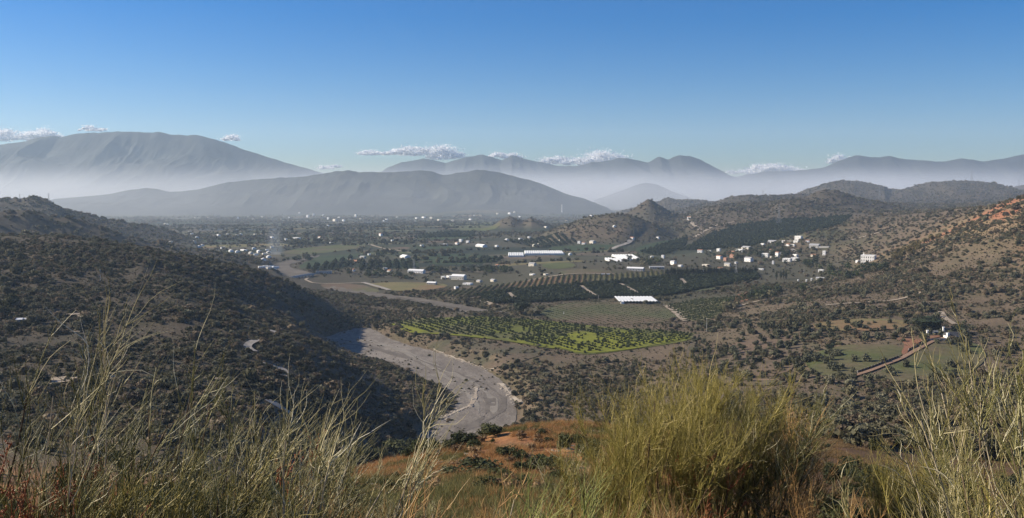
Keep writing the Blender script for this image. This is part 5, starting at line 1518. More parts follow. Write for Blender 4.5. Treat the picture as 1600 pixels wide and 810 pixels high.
for (cx, cy, sx, sy, n) in [(1362,424,22,4,22),(1190,462,40,8,30),(1140,483,14,5,8),(1265,415,20,8,20),(1215,395,46,13,60),(1150,400,46,9,40),(760,424,40,6,34),(1010,412,26,5,20),(600,432,50,6,26),(480,405,30,5,18),(590,405,14,6,12),(690,425,30,5,14),(1310,432,30,9,24)]:
    for _ in range(n):
        tree(cx + R.gauss(0, sx / 2), cy + R.gauss(0, sy / 2), R.choice(BIGT), 'bushy dark tree ' + WHERE[(cx, cy)], 'tree', 'bushy trees of the middle valley', 'tree', R.uniform(0.7, 1.3))

# rounded shrubs on the orange spur below the viewpoint
SPUR = bush_meshes('lentisk_shrub', leaf_mat('lentisk_leaves', (0.040, 0.050, 0.018), (0.075, 0.080, 0.03), 0.25, 0.25), 5, 900, 0.05, 0.36, 11, 400)
SP = [(614,712,44,30),(590,722,34,24),(640,716,30,20),(664,712,46,32),(640,705,30,22),(718,699,42,28),(700,706,30,22),(738,694,26,20),(763,684,40,26),(778,680,26,18),(797,720,40,28),(812,724,30,24),(783,712,24,16),(882,706,28,36),(835,738,62,30),(860,742,50,34),(743,742,80,26),(700,748,50,22),(637,764,34,20),(815,742,36,24),(780,750,40,24),(905,700,30,26),(925,720,50,40),(572,718,30,22),(668,740,30,16),(848,694,14,9),(870,676,10,6),(545,728,30,24),(520,745,40,30)]
SPW = ['on the left rim', 'in front', 'on the right part']
for i, (px, py, w, h) in enumerate(SP):
    x, y, z, s = put(px, py, 30)
    o = bpy.data.objects.new('lentisk_shrub', SPUR[i % 5]); COL.objects.link(o)
    o.location = (x, y, z - 0.1); o.scale = (w * s, w * s, h * s * 1.3); o.rotation_euler = (0, 0, R.uniform(0, 6))
    zone = 'at the left foot of the orange grassy spur' if px < 680 else ('on the crest rim of the orange spur above the riverbed' if py < 702 else 'on the front slope of the orange spur')
    tag(o, 'rounded dark green shrub ' + zone, 'shrub', 'rounded shrubs on the orange spur')
for side, (a0, a1, n) in (('left', (-80, 520, 190)), ('right', (1180, 1680, 90))):
    for i in range(n):
        Y = 12 * (13 ** R.random()) if side == 'left' else 14 * (11 ** R.random())
        px = R.uniform(a0, a1); x = (px - 800) / FPX * Y
        w = R.uniform(0.9, 2.6) * (0.6 + Y / 90); w = min(w, 4.2)
        o = bpy.data.objects.new('slope_shrub', SPUR[R.randrange(5)] if R.random() < 0.75 else SPUR[0]); COL.objects.link(o)
        o.location = (x, Y, float(height(x, Y)) - 0.1); o.scale = (w, w, w * R.uniform(0.9, 1.5)); o.rotation_euler = (0, 0, R.uniform(0, 6))
        tag(o, f'dense dark shrub on the near slope behind the {side} foreground brooms', 'shrub', f'shrubs of the near slope on the {side}')
DRYB = bush_meshes('dry_bush', leaf_mat('dry_bush_leaves', (0.16, 0.10, 0.05), (0.30, 0.20, 0.10), 0.2, 0.3), 3, 380, 0.05, 0.34, 10, 450)
for i in range(130):
    px = R.uniform(500, 1000); py = R.uniform(672, 800)
    x, y, z = hit(px, py, 30)
    if y > 160: continue
    w = R.uniform(0.7, 2.2)
    o = bpy.data.objects.new('dry_bush', DRYB[i % 3] if R.random() < 0.7 else SPUR[i % 5]); COL.objects.link(o)
    o.location = (x, y, z - 0.05); o.scale = (w, w, w * R.uniform(0.8, 1.2)); o.rotation_euler = (0, 0, R.uniform(0, 6))
    tag(o, 'small brownish bush dotted over the orange grass of the spur', 'bush', 'small bushes dotted over the orange spur')
for i, (px, py, w, h) in enumerate([(1365,706,18,26),(1335,752,40,20),(1342,778,44,22),(1300,735,26,14),(1290,700,16,9),(1320,720,20,9),(1390,760,40,30),(1370,735,20,10),(1250,700,22,14),(1405,700,24,18),(1480,705,26,20),(1440,697,16,12)]):
    x, y, z, s = put(px, py, 40)
    o = bpy.data.objects.new('dark_shrub', SPUR[i % 5]); COL.objects.link(o)
    o.location = (x, y, z - 0.1); o.scale = (w * s, w * s, h * s * 1.3); o.rotation_euler = (0, 0, R.uniform(0, 6))
    tag(o, 'dark rounded shrub on the brown slope under the right crest track', 'shrub', 'dark shrubs under the right crest track')


# ------------------------------------------------------------------ brooms, dry plants and grass at the viewpoint
def tubes_np(paths, radii, sides=3):
    """paths (n,k,3), radii (n,k) -> vertices, quads, index of the tube of each vertex"""
    n, k, _ = paths.shape
    t = np.gradient(paths, axis=1); t /= np.linalg.norm(t, axis=2, keepdims=True) + 1e-9
    ref = np.array([0.37, 0.81, 0.21])
    a = np.cross(t, ref); a /= np.linalg.norm(a, axis=2, keepdims=True) + 1e-9
    b = np.cross(t, a)
    an = np.arange(sides) * 2 * math.pi / sides
    V = paths[:, :, None, :] + radii[:, :, None, None] * (a[:, :, None, :] * np.cos(an)[None, None, :, None] + b[:, :, None, :] * np.sin(an)[None, None, :, None])
    V = V.reshape(-1, 3)
    i = np.arange(n)[:, None, None] * k * sides; j = np.arange(k - 1)[None, :, None] * sides; s = np.arange(sides)[None, None, :]
    s1 = (s + 1) % sides
    F = np.stack([i + j + s, i + j + s1, i + j + sides + s1, i + j + sides + s], -1).reshape(-1, 4)
    return V, F, np.repeat(np.arange(n), k * sides)

def twig_mat(name, stops, trans=0.2, rough=0.55):
    k = NT(name, rough, 0.3)
    tone = k.attr('tone', 'Fac')
    co = k.n('ShaderNodeTexCoord').outputs['Object']
    nz = k.noise(6.0, 3, 0.6, co)
    c = k.ramp(k.math('ADD', k.math('MULTIPLY', tone, 0.8), k.math('MULTIPLY', nz, 0.25)), stops)
    k.color(c)
    if trans:
        tr = k.n('ShaderNodeBsdfTranslucent', {'Color': c})
        mx = k.n('ShaderNodeMixShader', {0: trans})
        k.t.links.new(k.b.outputs[0], mx.inputs[1]); k.t.links.new(tr.outputs[0], mx.inputs[2])
        k.t.links.new(mx.outputs[0], k.t.nodes['Material Output'].inputs[0])
    return k.m
W_GREEN = twig_mat('olive_broom_twigs', [(0.0, (0.080, 0.068, 0.018)), (0.38, (0.175, 0.152, 0.032)), (0.65, (0.285, 0.235, 0.056)), (0.88, (0.60, 0.49, 0.22))], 0.0)
W_LEFT = twig_mat('green_highlit_twigs', [(0.0, (0.050, 0.050, 0.018)), (0.42, (0.115, 0.112, 0.034)), (0.64, (0.22, 0.20, 0.07)), (0.84, (0.72, 0.66, 0.44))], 0.0)  # green twigs; palest stop paints sun highlights, dark stops the shaded interior
W_PALE = twig_mat('pale_straw_twigs', [(0.0, (0.09, 0.08, 0.03)), (0.42, (0.20, 0.18, 0.07)), (0.66, (0.46, 0.40, 0.22)), (0.88, (0.80, 0.74, 0.55))], 0.0)
W_DRY = twig_mat('dry_tan_twigs', [(0.0, (0.15, 0.085, 0.035)), (0.4, (0.32, 0.18, 0.065)), (0.7, (0.46, 0.30, 0.12)), (1.0, (0.62, 0.47, 0.25))], 0.0)
W_RUST = twig_mat('rust_seed_heads', [(0.0, (0.17, 0.05, 0.02)), (0.5, (0.36, 0.12, 0.045)), (1.0, (0.55, 0.26, 0.12))])
W_MIX = twig_mat('silver_green_twigs', [(0.0, (0.06, 0.058, 0.022)), (0.4, (0.155, 0.14, 0.05)), (0.62, (0.33, 0.28, 0.13)), (0.9, (0.66, 0.59, 0.38))], 0.0)
M_STEM = smp('broom_stem_bark', (0.16, 0.115, 0.07), 0.5, 9)
M_STEMPALE = smp('pale_dry_stem', (0.42, 0.35, 0.24), 0.3, 9)
M_STEMDARK = smp('dark_dry_stem', (0.07, 0.045, 0.03), 0.4, 9)

def curve_paths(p0, d0, L, k, bend, r, wob, arc=0.0):
    """n paths from p0 along d0 of length L, bending towards `bend`"""
    n = len(p0)
    t = np.linspace(0, 1, k)
    d = d0[:, None, :] + bend[:, None, :] * (t ** 1.4)[None, :, None] + r.normal(size=(n, k, 3)) * wob
    d = d + arc * (r.normal(size=(n, 1, 3)) * np.sin(t * 3.1)[None, :, None] + r.normal(size=(n, 1, 3)) * np.sin(t * 6.2)[None, :, None])
    d /= np.linalg.norm(d, axis=2, keepdims=True)
    step = (L / (k - 1))[:, None, None] * d
    P = np.concatenate([p0[:, None, :], p0[:, None, :] + np.cumsum(step[:, :-1], axis=1)], axis=1)
    return P

def broom_parts(seed, H, spread=0.5, nstem=14, nbr=11, ntw=13, twl=(0.25, 0.6), lean=(0, 0), start=0.3, tr=0.0021, base=0.16, sr=0.010, open_=0.38, droop=0.0, seeds=0, wob=0.05):
    """list of (stem V,F), (twig V,F,tone) for one shrub"""
    r = np.random.default_rng(seed)
    out = []
    for s in range(nstem):
        a = r.uniform(0, 2 * math.pi); q = math.sqrt(r.uniform(0, 1)) * spread
        d0 = np.array([[q * math.cos(a) + lean[0] * 0.5, q * math.sin(a) + lean[1] * 0.5, 1.0]]); d0 /= np.linalg.norm(d0)
        L = H * r.uniform(0.62, 0.86)
        p0 = np.array([[base * r.normal() * 0.6, base * r.normal() * 0.6, -0.06]])
        k = 9
        st = curve_paths(p0, d0, np.array([L]), k, np.array([[lean[0] * 0.6 + 0.2 * r.normal(), lean[1] * 0.6 + 0.2 * r.normal(), 0.25]]), r, 0.07, 0.1)
        rad = np.linspace(sr, sr * 0.35, k)[None] * r.uniform(0.7, 1.2)
        sv, sf, _ = tubes_np(st, rad, 5)
        # branchlets
        nb = nbr
        tb = start + (1 - start) * np.sort(r.uniform(0, 1, nb) ** 0.8)
        idx = tb * (k - 1); i0 = np.minimum(idx.astype(int), k - 2); f = (idx - i0)[:, None]
        pb = st[0, i0] * (1 - f) + st[0, i0 + 1] * f
        dirb = st[0, i0 + 1] - st[0, i0]; dirb /= np.linalg.norm(dirb, axis=1, keepdims=True)
        rn = r.normal(size=(nb, 3)) * np.array([1, 1, 0.5])
        db = dirb + open_ * rn + np.array([lean[0] * 0.4, lean[1] * 0.4, 0.25]); db /= np.linalg.norm(db, axis=1, keepdims=True)
        Lb = H * r.uniform(0.14, 0.3, nb) * (1.15 - 0.5 * tb)
        bp = curve_paths(pb, db, Lb, 6, np.tile([lean[0] * 0.5, lean[1] * 0.5, 0.3], (nb, 1)), r, wob)
        V, F, I = [], [], []
        bv, bf, bi = tubes_np(bp, np.linspace(tr * 1.9, tr, 6)[None] * np.ones((nb, 1)), 3)
        tone_b = r.uniform(0.1, 0.75, nb)
        # twigs
        n = nb * ntw
        ib = np.repeat(np.arange(nb), ntw)
        u = r.uniform(0.05, 1.0, n) * 5; j0 = np.minimum(u.astype(int), 4); f = (u - j0)[:, None]
        pt = bp[ib, j0] * (1 - f) + bp[ib, j0 + 1] * f
        dt = bp[ib, j0 + 1] - bp[ib, j0]; dt /= np.linalg.norm(dt, axis=1, keepdims=True) + 1e-9
        dt = dt + open_ * 1.0 * r.normal(size=(n, 3)) + np.array([lean[0] * 0.5, lean[1] * 0.5, 0.15]); dt /= np.linalg.norm(dt, axis=1, keepdims=True)
        Lt = r.uniform(twl[0], twl[1], n) * r.uniform(0.6, 1.1, n)
        bend = np.tile([lean[0] * 0.8, lean[1] * 0.8, 0.35], (n, 1)) + r.normal(size=(n, 3)) * 0.3
        curl = r.uniform(size=n) < droop
        bend[curl] += np.array([0.5, 0.1, -1.6])
        tp = curve_paths(pt, dt, Lt, 6, bend, r, wob, 0.22)
        tv, tf, ti = tubes_np(tp, np.array([1.0, 0.95, 0.85, 0.7, 0.55, 0.3])[None] * tr * r.uniform(0.7, 1.25, (n, 1)), 3)
        tone_t = np.clip(r.normal(0.45, 0.24, n), 0, 1)
        Vv = np.concatenate([bv, tv]); Ff = np.concatenate([bf, tf + len(bv)])
        tone = np.concatenate([tone_b[bi], tone_t[ti]])
        if seeds:
            # small pods or seed heads along the twigs
            m = seeds
            ii = r.integers(0, n, m); jj = r.integers(1, 5, m)
            c = tp[ii, jj] + r.normal(size=(m, 3)) * 0.006
            sz = r.uniform(0.003, 0.007, m)
            o6 = np.array([(1, 0, 0), (-1, 0, 0), (0, 1, 0), (0, -1, 0), (0, 0, 1.3), (0, 0, -1.3)])
            pv = (c[:, None, :] + o6[None] * sz[:, None, None]).reshape(-1, 3)
            of = np.array([(0, 2, 4, 4), (2, 1, 4, 4), (1, 3, 4, 4), (3, 0, 4, 4), (2, 0, 5, 5), (1, 2, 5, 5), (3, 1, 5, 5), (0, 3, 5, 5)])
            pf = (np.arange(m)[:, None, None] * 6 + of[None]).reshape(-1, 4)
            out.append(((sv, sf), (Vv, Ff, tone), (pv, pf, r.uniform(0, 1, m).repeat(6))))
        else:
            out.append(((sv, sf), (Vv, Ff, tone), None))
    return out

def tri_or_quad(name, V, F):
    F = np.asarray(F)
    if len(F) and (F[:, 2] == F[:, 3]).all():
        return mesh_np(name, V, F[:, :3])
    return mesh_np(name, V, F)

def broom_meshes(parts, tmat, smat, pmat=None):
    res = []
    for (sv, sf), (tv, tf, tone), pod in parts:
        sm = mesh_np('stem', sv, sf); smooth(sm); sm.materials.append(smat)
        tm = mesh_np('twigs', tv, tf); tm.materials.append(tmat); float_attr(tm, 'tone', tone)
        pm = None
        if pod is not None:
            pm = tri_or_quad('seed_heads', pod[0], pod[1]); pm.materials.append(pmat or W_RUST); float_attr(pm, 'tone', pod[2])
        res.append((sm, tm, pm))
    return res

def plant_broom(name, meshes, x, y, label, cat, group, rz=0.0, sc=1.0):
    o = root(name, (x, y, float(height(x, y))), rz, label, cat, group)
    o.scale = (sc, sc, sc)
    for sm, tm, pm in meshes:
        st = add_obj('stem', sm, None, o)
        add_obj('twigs', tm, None, st)
        if pm is not None: tag(add_obj('seed_heads', pm, None, st), kind='stuff')
    return o

def bx(px, Y): return (px - 800) / FPX * Y
GB = 'brooms growing at the viewpoint'
def big(px, Y, toprow, label, tmat, smat, **kw):
    x = bx(px, Y); z = float(height(x, Y)); H = (CAMZ + ray(800, toprow)[1] * Y - z) * kw.pop('grow', 1.0 if px < 530 else 1.09)
    sd = kw.pop('seed')
    plant_broom('broom_shrub', broom_meshes(broom_parts(sd, H, **kw), tmat, smat), x, Y, label, 'broom', GB)
# the big broom in the middle of the picture and its neighbours
big(985, 8.0, 612, 'olive broom at the left of the big central clump, beside the orange spur', W_GREEN, M_STEMDARK, seed=1, tr=0.0016, nstem=20, spread=0.42, nbr=11, ntw=16, twl=(0.12, 0.36), start=0.42, open_=0.42)
big(1055, 8.2, 588, 'tall golden-green broom left of the middle of the central clump', W_GREEN, M_STEMDARK, seed=2, tr=0.0016, nstem=22, spread=0.38, nbr=13, ntw=18, twl=(0.12, 0.38), start=0.45, open_=0.42)
big(1125, 8.6, 578, 'tallest golden-green broom in the middle of the central clump', W_GREEN, M_STEMDARK, seed=3, tr=0.0016, nstem=23, spread=0.38, nbr=13, ntw=18, twl=(0.12, 0.38), start=0.45, open_=0.42)
big(1190, 8.5, 600, 'greener broom right of the middle of the central clump', W_LEFT, M_STEMDARK, seed=4, tr=0.0016, nstem=22, spread=0.40, nbr=12, ntw=17, twl=(0.12, 0.36), start=0.42, open_=0.42)
big(1240, 9.2, 640, 'lower dry-stemmed broom at the right end of the central clump', W_DRY, M_STEMDARK, seed=5, nstem=13, spread=0.3, nbr=9, ntw=11, twl=(0.2, 0.5), start=0.35)
big(905, 8.6, 700, 'low loose broom left of the central clump, over the dark shrubs', W_LEFT, M_STEM, seed=6, nstem=11, spread=0.45, nbr=9, ntw=11, twl=(0.2, 0.45))
# right
big(1420, 9.0, 684, 'compact golden broom under the right crest track', W_GREEN, M_STEM, seed=7, tr=0.0016, nstem=15, spread=0.32, nbr=10, ntw=14, twl=(0.2, 0.5), start=0.25)
big(1480, 8.6, 705, 'second golden broom beside the compact one at lower right', W_GREEN, M_STEM, seed=8, tr=0.0016, nstem=13, spread=0.36, nbr=10, ntw=12, twl=(0.2, 0.5), start=0.25)
big(1580, 5.6, 506, 'tall silvery broom at the right edge with pale forked tips', W_MIX, M_STEMPALE, seed=9, nstem=10, spread=0.28, nbr=10, ntw=8, twl=(0.10, 0.30), lean=(-0.10, 0), start=0.25, tr=0.0019)
big(1625, 5.4, 540, 'leafier green broom half out of the right edge', W_LEFT, M_STEM, seed=10, nstem=11, spread=0.34, nbr=11, ntw=10, twl=(0.12, 0.34), start=0.2)
big(1548, 4.8, 585, 'bare silver broom leaning far left at lower right', W_PALE, M_STEMPALE, seed=11, nstem=5, spread=0.2, nbr=9, ntw=8, twl=(0.1, 0.28), lean=(-0.42, 0), start=0.3, tr=0.0022, sr=0.011)
# left
big(60, 4.9, 352, 'thin sparse broom at the left whose bare tips reach highest', W_PALE, M_STEMPALE, seed=12, nstem=5, spread=0.13, nbr=7, ntw=5, twl=(0.2, 0.45), lean=(0.14, 0), start=0.35, tr=0.0020, sr=0.007, grow=0.98)
big(150, 5.6, 440, 'tall thin broom with bent tips right of the highest one', W_LEFT, M_STEM, seed=13, grow=0.96, nstem=7, spread=0.24, nbr=7, ntw=4, twl=(0.2, 0.5), lean=(0.2, 0), start=0.25, droop=0.05)
big(20, 5.4, 505, 'dense dark green broom at the left edge', W_LEFT, M_STEMDARK, seed=14, nstem=10, spread=0.34, nbr=9, ntw=7, twl=(0.15, 0.36), lean=(0.12, 0), start=0.2)
big(250, 5.8, 545, 'broom with drooping yellow tips in the left foreground', W_LEFT, M_STEM, seed=15, nstem=10, spread=0.36, nbr=9, ntw=7, twl=(0.15, 0.36), lean=(0.15, 0), start=0.2, droop=0.25)
big(330, 6.3, 590, 'rounded green-straw broom below the pale hillside terrace', W_LEFT, M_STEMDARK, seed=16, nstem=12, spread=0.42, nbr=9, ntw=9, twl=(0.14, 0.34), lean=(0.12, 0), start=0.2, droop=0.12)
big(410, 6.0, 575, 'upright straw-coloured broom in front of the winding road', W_PALE, M_STEM, seed=17, nstem=10, spread=0.3, nbr=8, ntw=6, twl=(0.16, 0.4), lean=(0.16, 0), start=0.2)
big(470, 5.2, 575, 'broom leaning right with one pale thick stem at its foot', W_PALE, M_STEMPALE, seed=18, nstem=8, spread=0.28, nbr=10, ntw=7, twl=(0.16, 0.42), lean=(0.36, 0), start=0.3, sr=0.013)
big(520, 6.6, 640, 'lower leaning broom in front of the dark ravine trees', W_LEFT, M_STEM, seed=19, nstem=10, spread=0.36, nbr=9, ntw=8, twl=(0.16, 0.4), lean=(0.3, 0), start=0.2)
big(645, 4.6, 690, 'bare dry tan plant with forked stems at the bottom middle', W_DRY, M_STEMPALE, seed=20, nstem=5, spread=0.3, nbr=6, ntw=3, twl=(0.1, 0.3), lean=(0.2, 0), start=0.3)
big(805, 4.4, 742, 'bright green-yellow tuft leaning right at the bottom middle', twig_mat('bright_green_twigs', [(0, (0.10, 0.12, 0.03)), (0.5, (0.22, 0.24, 0.06)), (1, (0.42, 0.42, 0.16))]), M_STEM, seed=21, nstem=10, spread=0.4, nbr=8, ntw=8, twl=(0.15, 0.4), lean=(0.3, 0), start=0.15)
big(560, 4.4, 730, 'bare dry stalks in the bottom foreground left of the middle', W_DRY, M_STEMPALE, seed=22, nstem=5, spread=0.35, nbr=6, ntw=4, twl=(0.1, 0.3), lean=(0.18, 0), start=0.25)

big(95, 5.1, 610, 'dense green-gold broom low at the left, behind the rust-red plants', W_LEFT, M_STEMDARK, seed=41, nstem=13, spread=0.5, nbr=10, ntw=9, twl=(0.14, 0.36), lean=(0.15, 0), start=0.15)
big(185, 4.9, 640, 'golden dense broom at the bottom left, under the tall bent one', W_GREEN, M_STEM, seed=42, nstem=13, spread=0.5, nbr=10, ntw=9, twl=(0.14, 0.34), lean=(0.18, 0), start=0.15)
big(285, 4.8, 680, 'golden-brown low broom under the drooping yellow tips', W_GREEN, M_STEMDARK, seed=43, nstem=12, spread=0.5, nbr=9, ntw=9, twl=(0.12, 0.32), lean=(0.12, 0), start=0.15)
big(375, 5.0, 665, 'dull green low broom left of the straw-coloured one', W_LEFT, M_STEMDARK, seed=44, nstem=13, spread=0.5, nbr=9, ntw=9, twl=(0.14, 0.34), lean=(0.2, 0), start=0.15)
big(20, 4.6, 690, 'olive-brown broom in the bottom left corner', W_GREEN, M_STEMDARK, seed=45, nstem=12, spread=0.5, nbr=9, ntw=9, twl=(0.12, 0.32), lean=(0.1, 0), start=0.15)
big(1320, 7.2, 745, 'dry brown low broom between the central clump and the compact golden one', W_DRY, M_STEMDARK, seed=46, nstem=10, spread=0.5, nbr=8, ntw=8, twl=(0.12, 0.32), start=0.2)
big(1600, 4.4, 650, 'green-gold broom filling the bottom right corner', W_MIX, M_STEM, seed=47, nstem=12, spread=0.5, nbr=10, ntw=9, twl=(0.12, 0.32), lean=(-0.1, 0), start=0.15)
big(1505, 4.8, 715, 'low green-gold broom under the bare silver one', W_GREEN, M_STEM, seed=48, nstem=12, spread=0.5, nbr=9, ntw=9, twl=(0.12, 0.32), start=0.15)

# rust-brown seeding plants at lower left
def rust(px, Y, toprow, label, seed):
    x = bx(px, Y); z = float(height(x, Y)); H = (CAMZ + ray(800, toprow)[1] * Y - z)
    plant_broom('dock_plant', broom_meshes(broom_parts(seed, H, nstem=5, spread=0.22, nbr=7, ntw=6, twl=(0.06, 0.16), start=0.45, seeds=260, lean=(0.05, 0)), W_RUST, M_STEMDARK, W_RUST), x, Y, label, 'dry plant', 'rust-brown seeding plants')
rust(78, 5.4, 632, 'rust-red dry seeding plant at the left under the green brooms', 31)
rust(110, 4.3, 770, 'rust-red dry seeding plant at the bottom left corner', 32)
rust(12, 4.5, 660, 'orange-brown dry seeding plant at the very left edge', 33)
rust(460, 6.4, 655, 'small orange-brown dry plant beside the leaning broom', 34)
rust(1105, 7.6, 690, 'orange dry sprig inside the central broom clump', 35)
rust(50, 4.8, 735, 'brown seeding plant low among the left brooms', 36)

# low twiggy undergrowth filling the slope in front
UND = [broom_meshes(broom_parts(60 + i, 1.0, nstem=7, spread=0.55, nbr=8, ntw=9, twl=(0.14, 0.36), start=0.12, lean=(0.1, 0), droop=0.1), [W_DRY, W_LEFT, W_PALE, W_DRY, W_GREEN][i], [M_STEM, M_STEMDARK, M_STEM, M_STEMPALE, M_STEM][i]) for i in range(5)]
KN = ['tan dry', 'dull green', 'pale straw', 'rusty tan', 'golden green']
spots = []
for i in range(165):
    Y = R.uniform(4.3, 11.5); px = R.uniform(-60, 1680) if i < 130 else R.uniform(530, 930)
    k = R.choice([0, 0, 1, 2, 3, 4]) if px < 950 else R.choice([0, 1, 3, 4, 4])
    mid = 530 < px < 900
    sc = R.uniform(0.7, 1.15) * (0.75 if mid else 1.0)
    where = 'at lower left' if px < 530 else ('at the bottom middle' if mid else ('under the central broom clump' if px < 1290 else 'at lower right'))
    plant_broom('undergrowth_plant', UND[k], bx(px, Y), Y, f'low {KN[k]} twiggy plant {where} among the foreground brooms', 'shrub', 'low twiggy plants between the brooms', R.uniform(-0.5, 0.5), sc)

# dry grass: tufts on the spur and near slope
def tuft_mesh(seed, n, h, spread, mat, w=0.006):
    r = np.random.default_rng(seed)
    p0 = np.column_stack([r.normal(size=n) * spread * 0.4, r.normal(size=n) * spread * 0.4, np.full(n, -0.03)])
    d0 = np.column_stack([r.normal(size=n) * 0.45, r.normal(size=n) * 0.45, np.ones(n)]); d0 /= np.linalg.norm(d0, axis=1, keepdims=True)
    P = curve_paths(p0, d0, r.uniform(0.5, 1.1, n) * h, 4, np.column_stack([r.normal(size=n) * 0.5 + 0.3, r.normal(size=n) * 0.5, -0.3 * np.ones(n)]), r, 0.05)
    side = np.column_stack([r.normal(size=n), r.normal(size=n), np.zeros(n)]); side /= np.linalg.norm(side, axis=1, keepdims=True)
    ww = w * np.array([1, 0.9, 0.6, 0.12])
    A = P - side[:, None, :] * ww[None, :, None]; Bq = P + side[:, None, :] * ww[None, :, None]
    V = np.stack([A, Bq], 2).reshape(-1, 3)
    i = np.arange(n)[:, None] * 8; j = np.arange(3)[None, :] * 2
    F = np.stack([i + j, i + j + 1, i + j + 3, i + j + 2], -1).reshape(-1, 4)
    me = mesh_np('grass_tuft', V, F); me.materials.append(mat); float_attr(me, 'tone', r.uniform(0, 1, n).repeat(8))
    return me
G_OR = twig_mat('orange_dry_grass', [(0.0, (0.20, 0.085, 0.03)), (0.4, (0.36, 0.18, 0.065)), (0.7, (0.46, 0.27, 0.11)), (1.0, (0.58, 0.42, 0.22))], 0.3, 0.8)
G_ST = twig_mat('straw_dry_grass', [(0.0, (0.30, 0.19, 0.08)), (0.5, (0.46, 0.33, 0.15)), (1.0, (0.62, 0.50, 0.28))], 0.3, 0.8)
G_BR = twig_mat('brown_dry_grass', [(0.0, (0.10, 0.06, 0.03)), (0.5, (0.20, 0.13, 0.06)), (1.0, (0.36, 0.26, 0.13))], 0.3, 0.8)
def grass(meshes, P, S, name):
    z = height(P[:, 0], P[:, 1]); var = rng.integers(0, len(meshes), len(P))
    for v, me in enumerate(meshes):
        m = var == v
        idx = np.where(m)[0]; i = idx[0]
        o = bpy.data.objects.new('grass_tuft', me); COL.objects.link(o); o.location = (P[i, 0], P[i, 1], z[i]); o.scale = (S[i],) * 3
        tag(o, kind='stuff')
        m[i] = False
        gn_stuff(name, np.column_stack([P[m], z[m]]), np.repeat(S[m][:, None], 3, 1), np.column_stack([np.zeros(m.sum()), np.zeros(m.sum()), rng.uniform(0, 6.28, m.sum())]), o)
def sector(n, r0, r1, u0, u1):
    Y = np.sqrt(rng.uniform(r0 ** 2, r1 ** 2, n)); u = rng.uniform(u0, u1, n)
    return np.column_stack([(u - 800) / FPX * Y, Y])
TUF = [tuft_mesh(70 + i, 60, [0.45, 0.6, 0.9][i], 0.5, [G_OR, G_OR, G_OR][i], 0.012) for i in range(3)]
Pg = sector(34000, 40, 165, 150, 1250); Pg = Pg[(fbm(Pg[:, 0], Pg[:, 1], 7, 3, 500) > -0.02) & ((Pg[:, 1] > 85) | (rng.uniform(size=len(Pg)) < 0.35))]
grass(TUF, Pg, rng.uniform(0.6, 1.5, len(Pg)), 'dry_grass')
Pk = sector(2500, 45, 160, 480, 1050); Pk = Pk[fbm(Pk[:, 0], Pk[:, 1], 10, 3, 505) > 0.05]
plant_many('field_stone', ROCK, Pk, rng.gamma(2.0, 0.12, len(Pk)) + 0.12, 'pale stone lying in the dry grass of the orange spur', 'stone', 'stones on the orange spur', 200)
G_GN = twig_mat('green_grass', [(0.0, (0.06, 0.065, 0.02)), (0.5, (0.13, 0.125, 0.04)), (1.0, (0.26, 0.22, 0.09))], 0.3, 0.8)
TUG = [tuft_mesh(76 + i, 70, 0.6, 0.6, G_GN, 0.012) for i in range(2)]
Pg = np.concatenate([sector(9000, 35, 160, 300, 1150), sector(9000, 35, 95, 100, 1150)]); Pg = Pg[fbm(Pg[:, 0], Pg[:, 1], 12, 3, 507) > np.where(Pg[:, 1] < 90, -0.1, 0.15)]
grass(TUG, Pg, rng.uniform(0.7, 1.7, len(Pg)), 'green_grass')
TUB = [tuft_mesh(80 + i, 60, 0.5, 0.5, G_BR, 0.012) for i in range(2)]
Pg = sector(20000, 40, 225, 1100, 1750); Pg = Pg[fbm(Pg[:, 0], Pg[:, 1], 9, 3, 510) > -0.1]
grass(TUB, Pg, rng.uniform(0.6, 1.4, len(Pg)), 'dry_grass')
TUN = [tuft_mesh(90 + i, 45, 0.45, 0.35, [G_OR, G_BR, G_OR][i], 0.003) for i in range(3)]
Pg = sector(7000, 2.2, 24, -60, 1700)
grass(TUN, Pg, rng.uniform(0.6, 1.4, len(Pg)), 'dry_grass')

# ------------------------------------------------------------------ haze
def box_mesh(name, x0, x1, y0, y1, z0, z1):
    V = [(x, y, z) for z in (z0, z1) for y in (y0, y1) for x in (x0, x1)]
    F = [(0, 2, 3, 1), (4, 5, 7, 6), (0, 1, 5, 4), (2, 6, 7, 3), (0, 4, 6, 2), (1, 3, 7, 5)]
    return mesh_np(name, V, F)
def volume_mat(name, density, color, aniso):
    m = bpy.data.materials.new(name); m.use_nodes = True
    nt = m.node_tree
    nt.nodes.remove(nt.nodes['Principled BSDF'])
    v = nt.nodes.new('ShaderNodeVolumePrincipled')
    v.inputs['Color'].default_value = (*color, 1)
    v.inputs['Density'].default_value = density
    v.inputs['Anisotropy'].default_value = aniso
    nt.links.new(v.outputs[0], nt.nodes['Material Output'].inputs['Volume'])
    return m, v
hz_m, _ = volume_mat('pale_haze', 5.6e-5, (0.62, 0.80, 1.0), 0.2)
GMIN = float(GZ.min())
haze = add_obj('haze', box_mesh('haze', -12500, 12500, -11300, 11400, GMIN - 6, 900), hz_m)
tag(haze, kind='stuff')

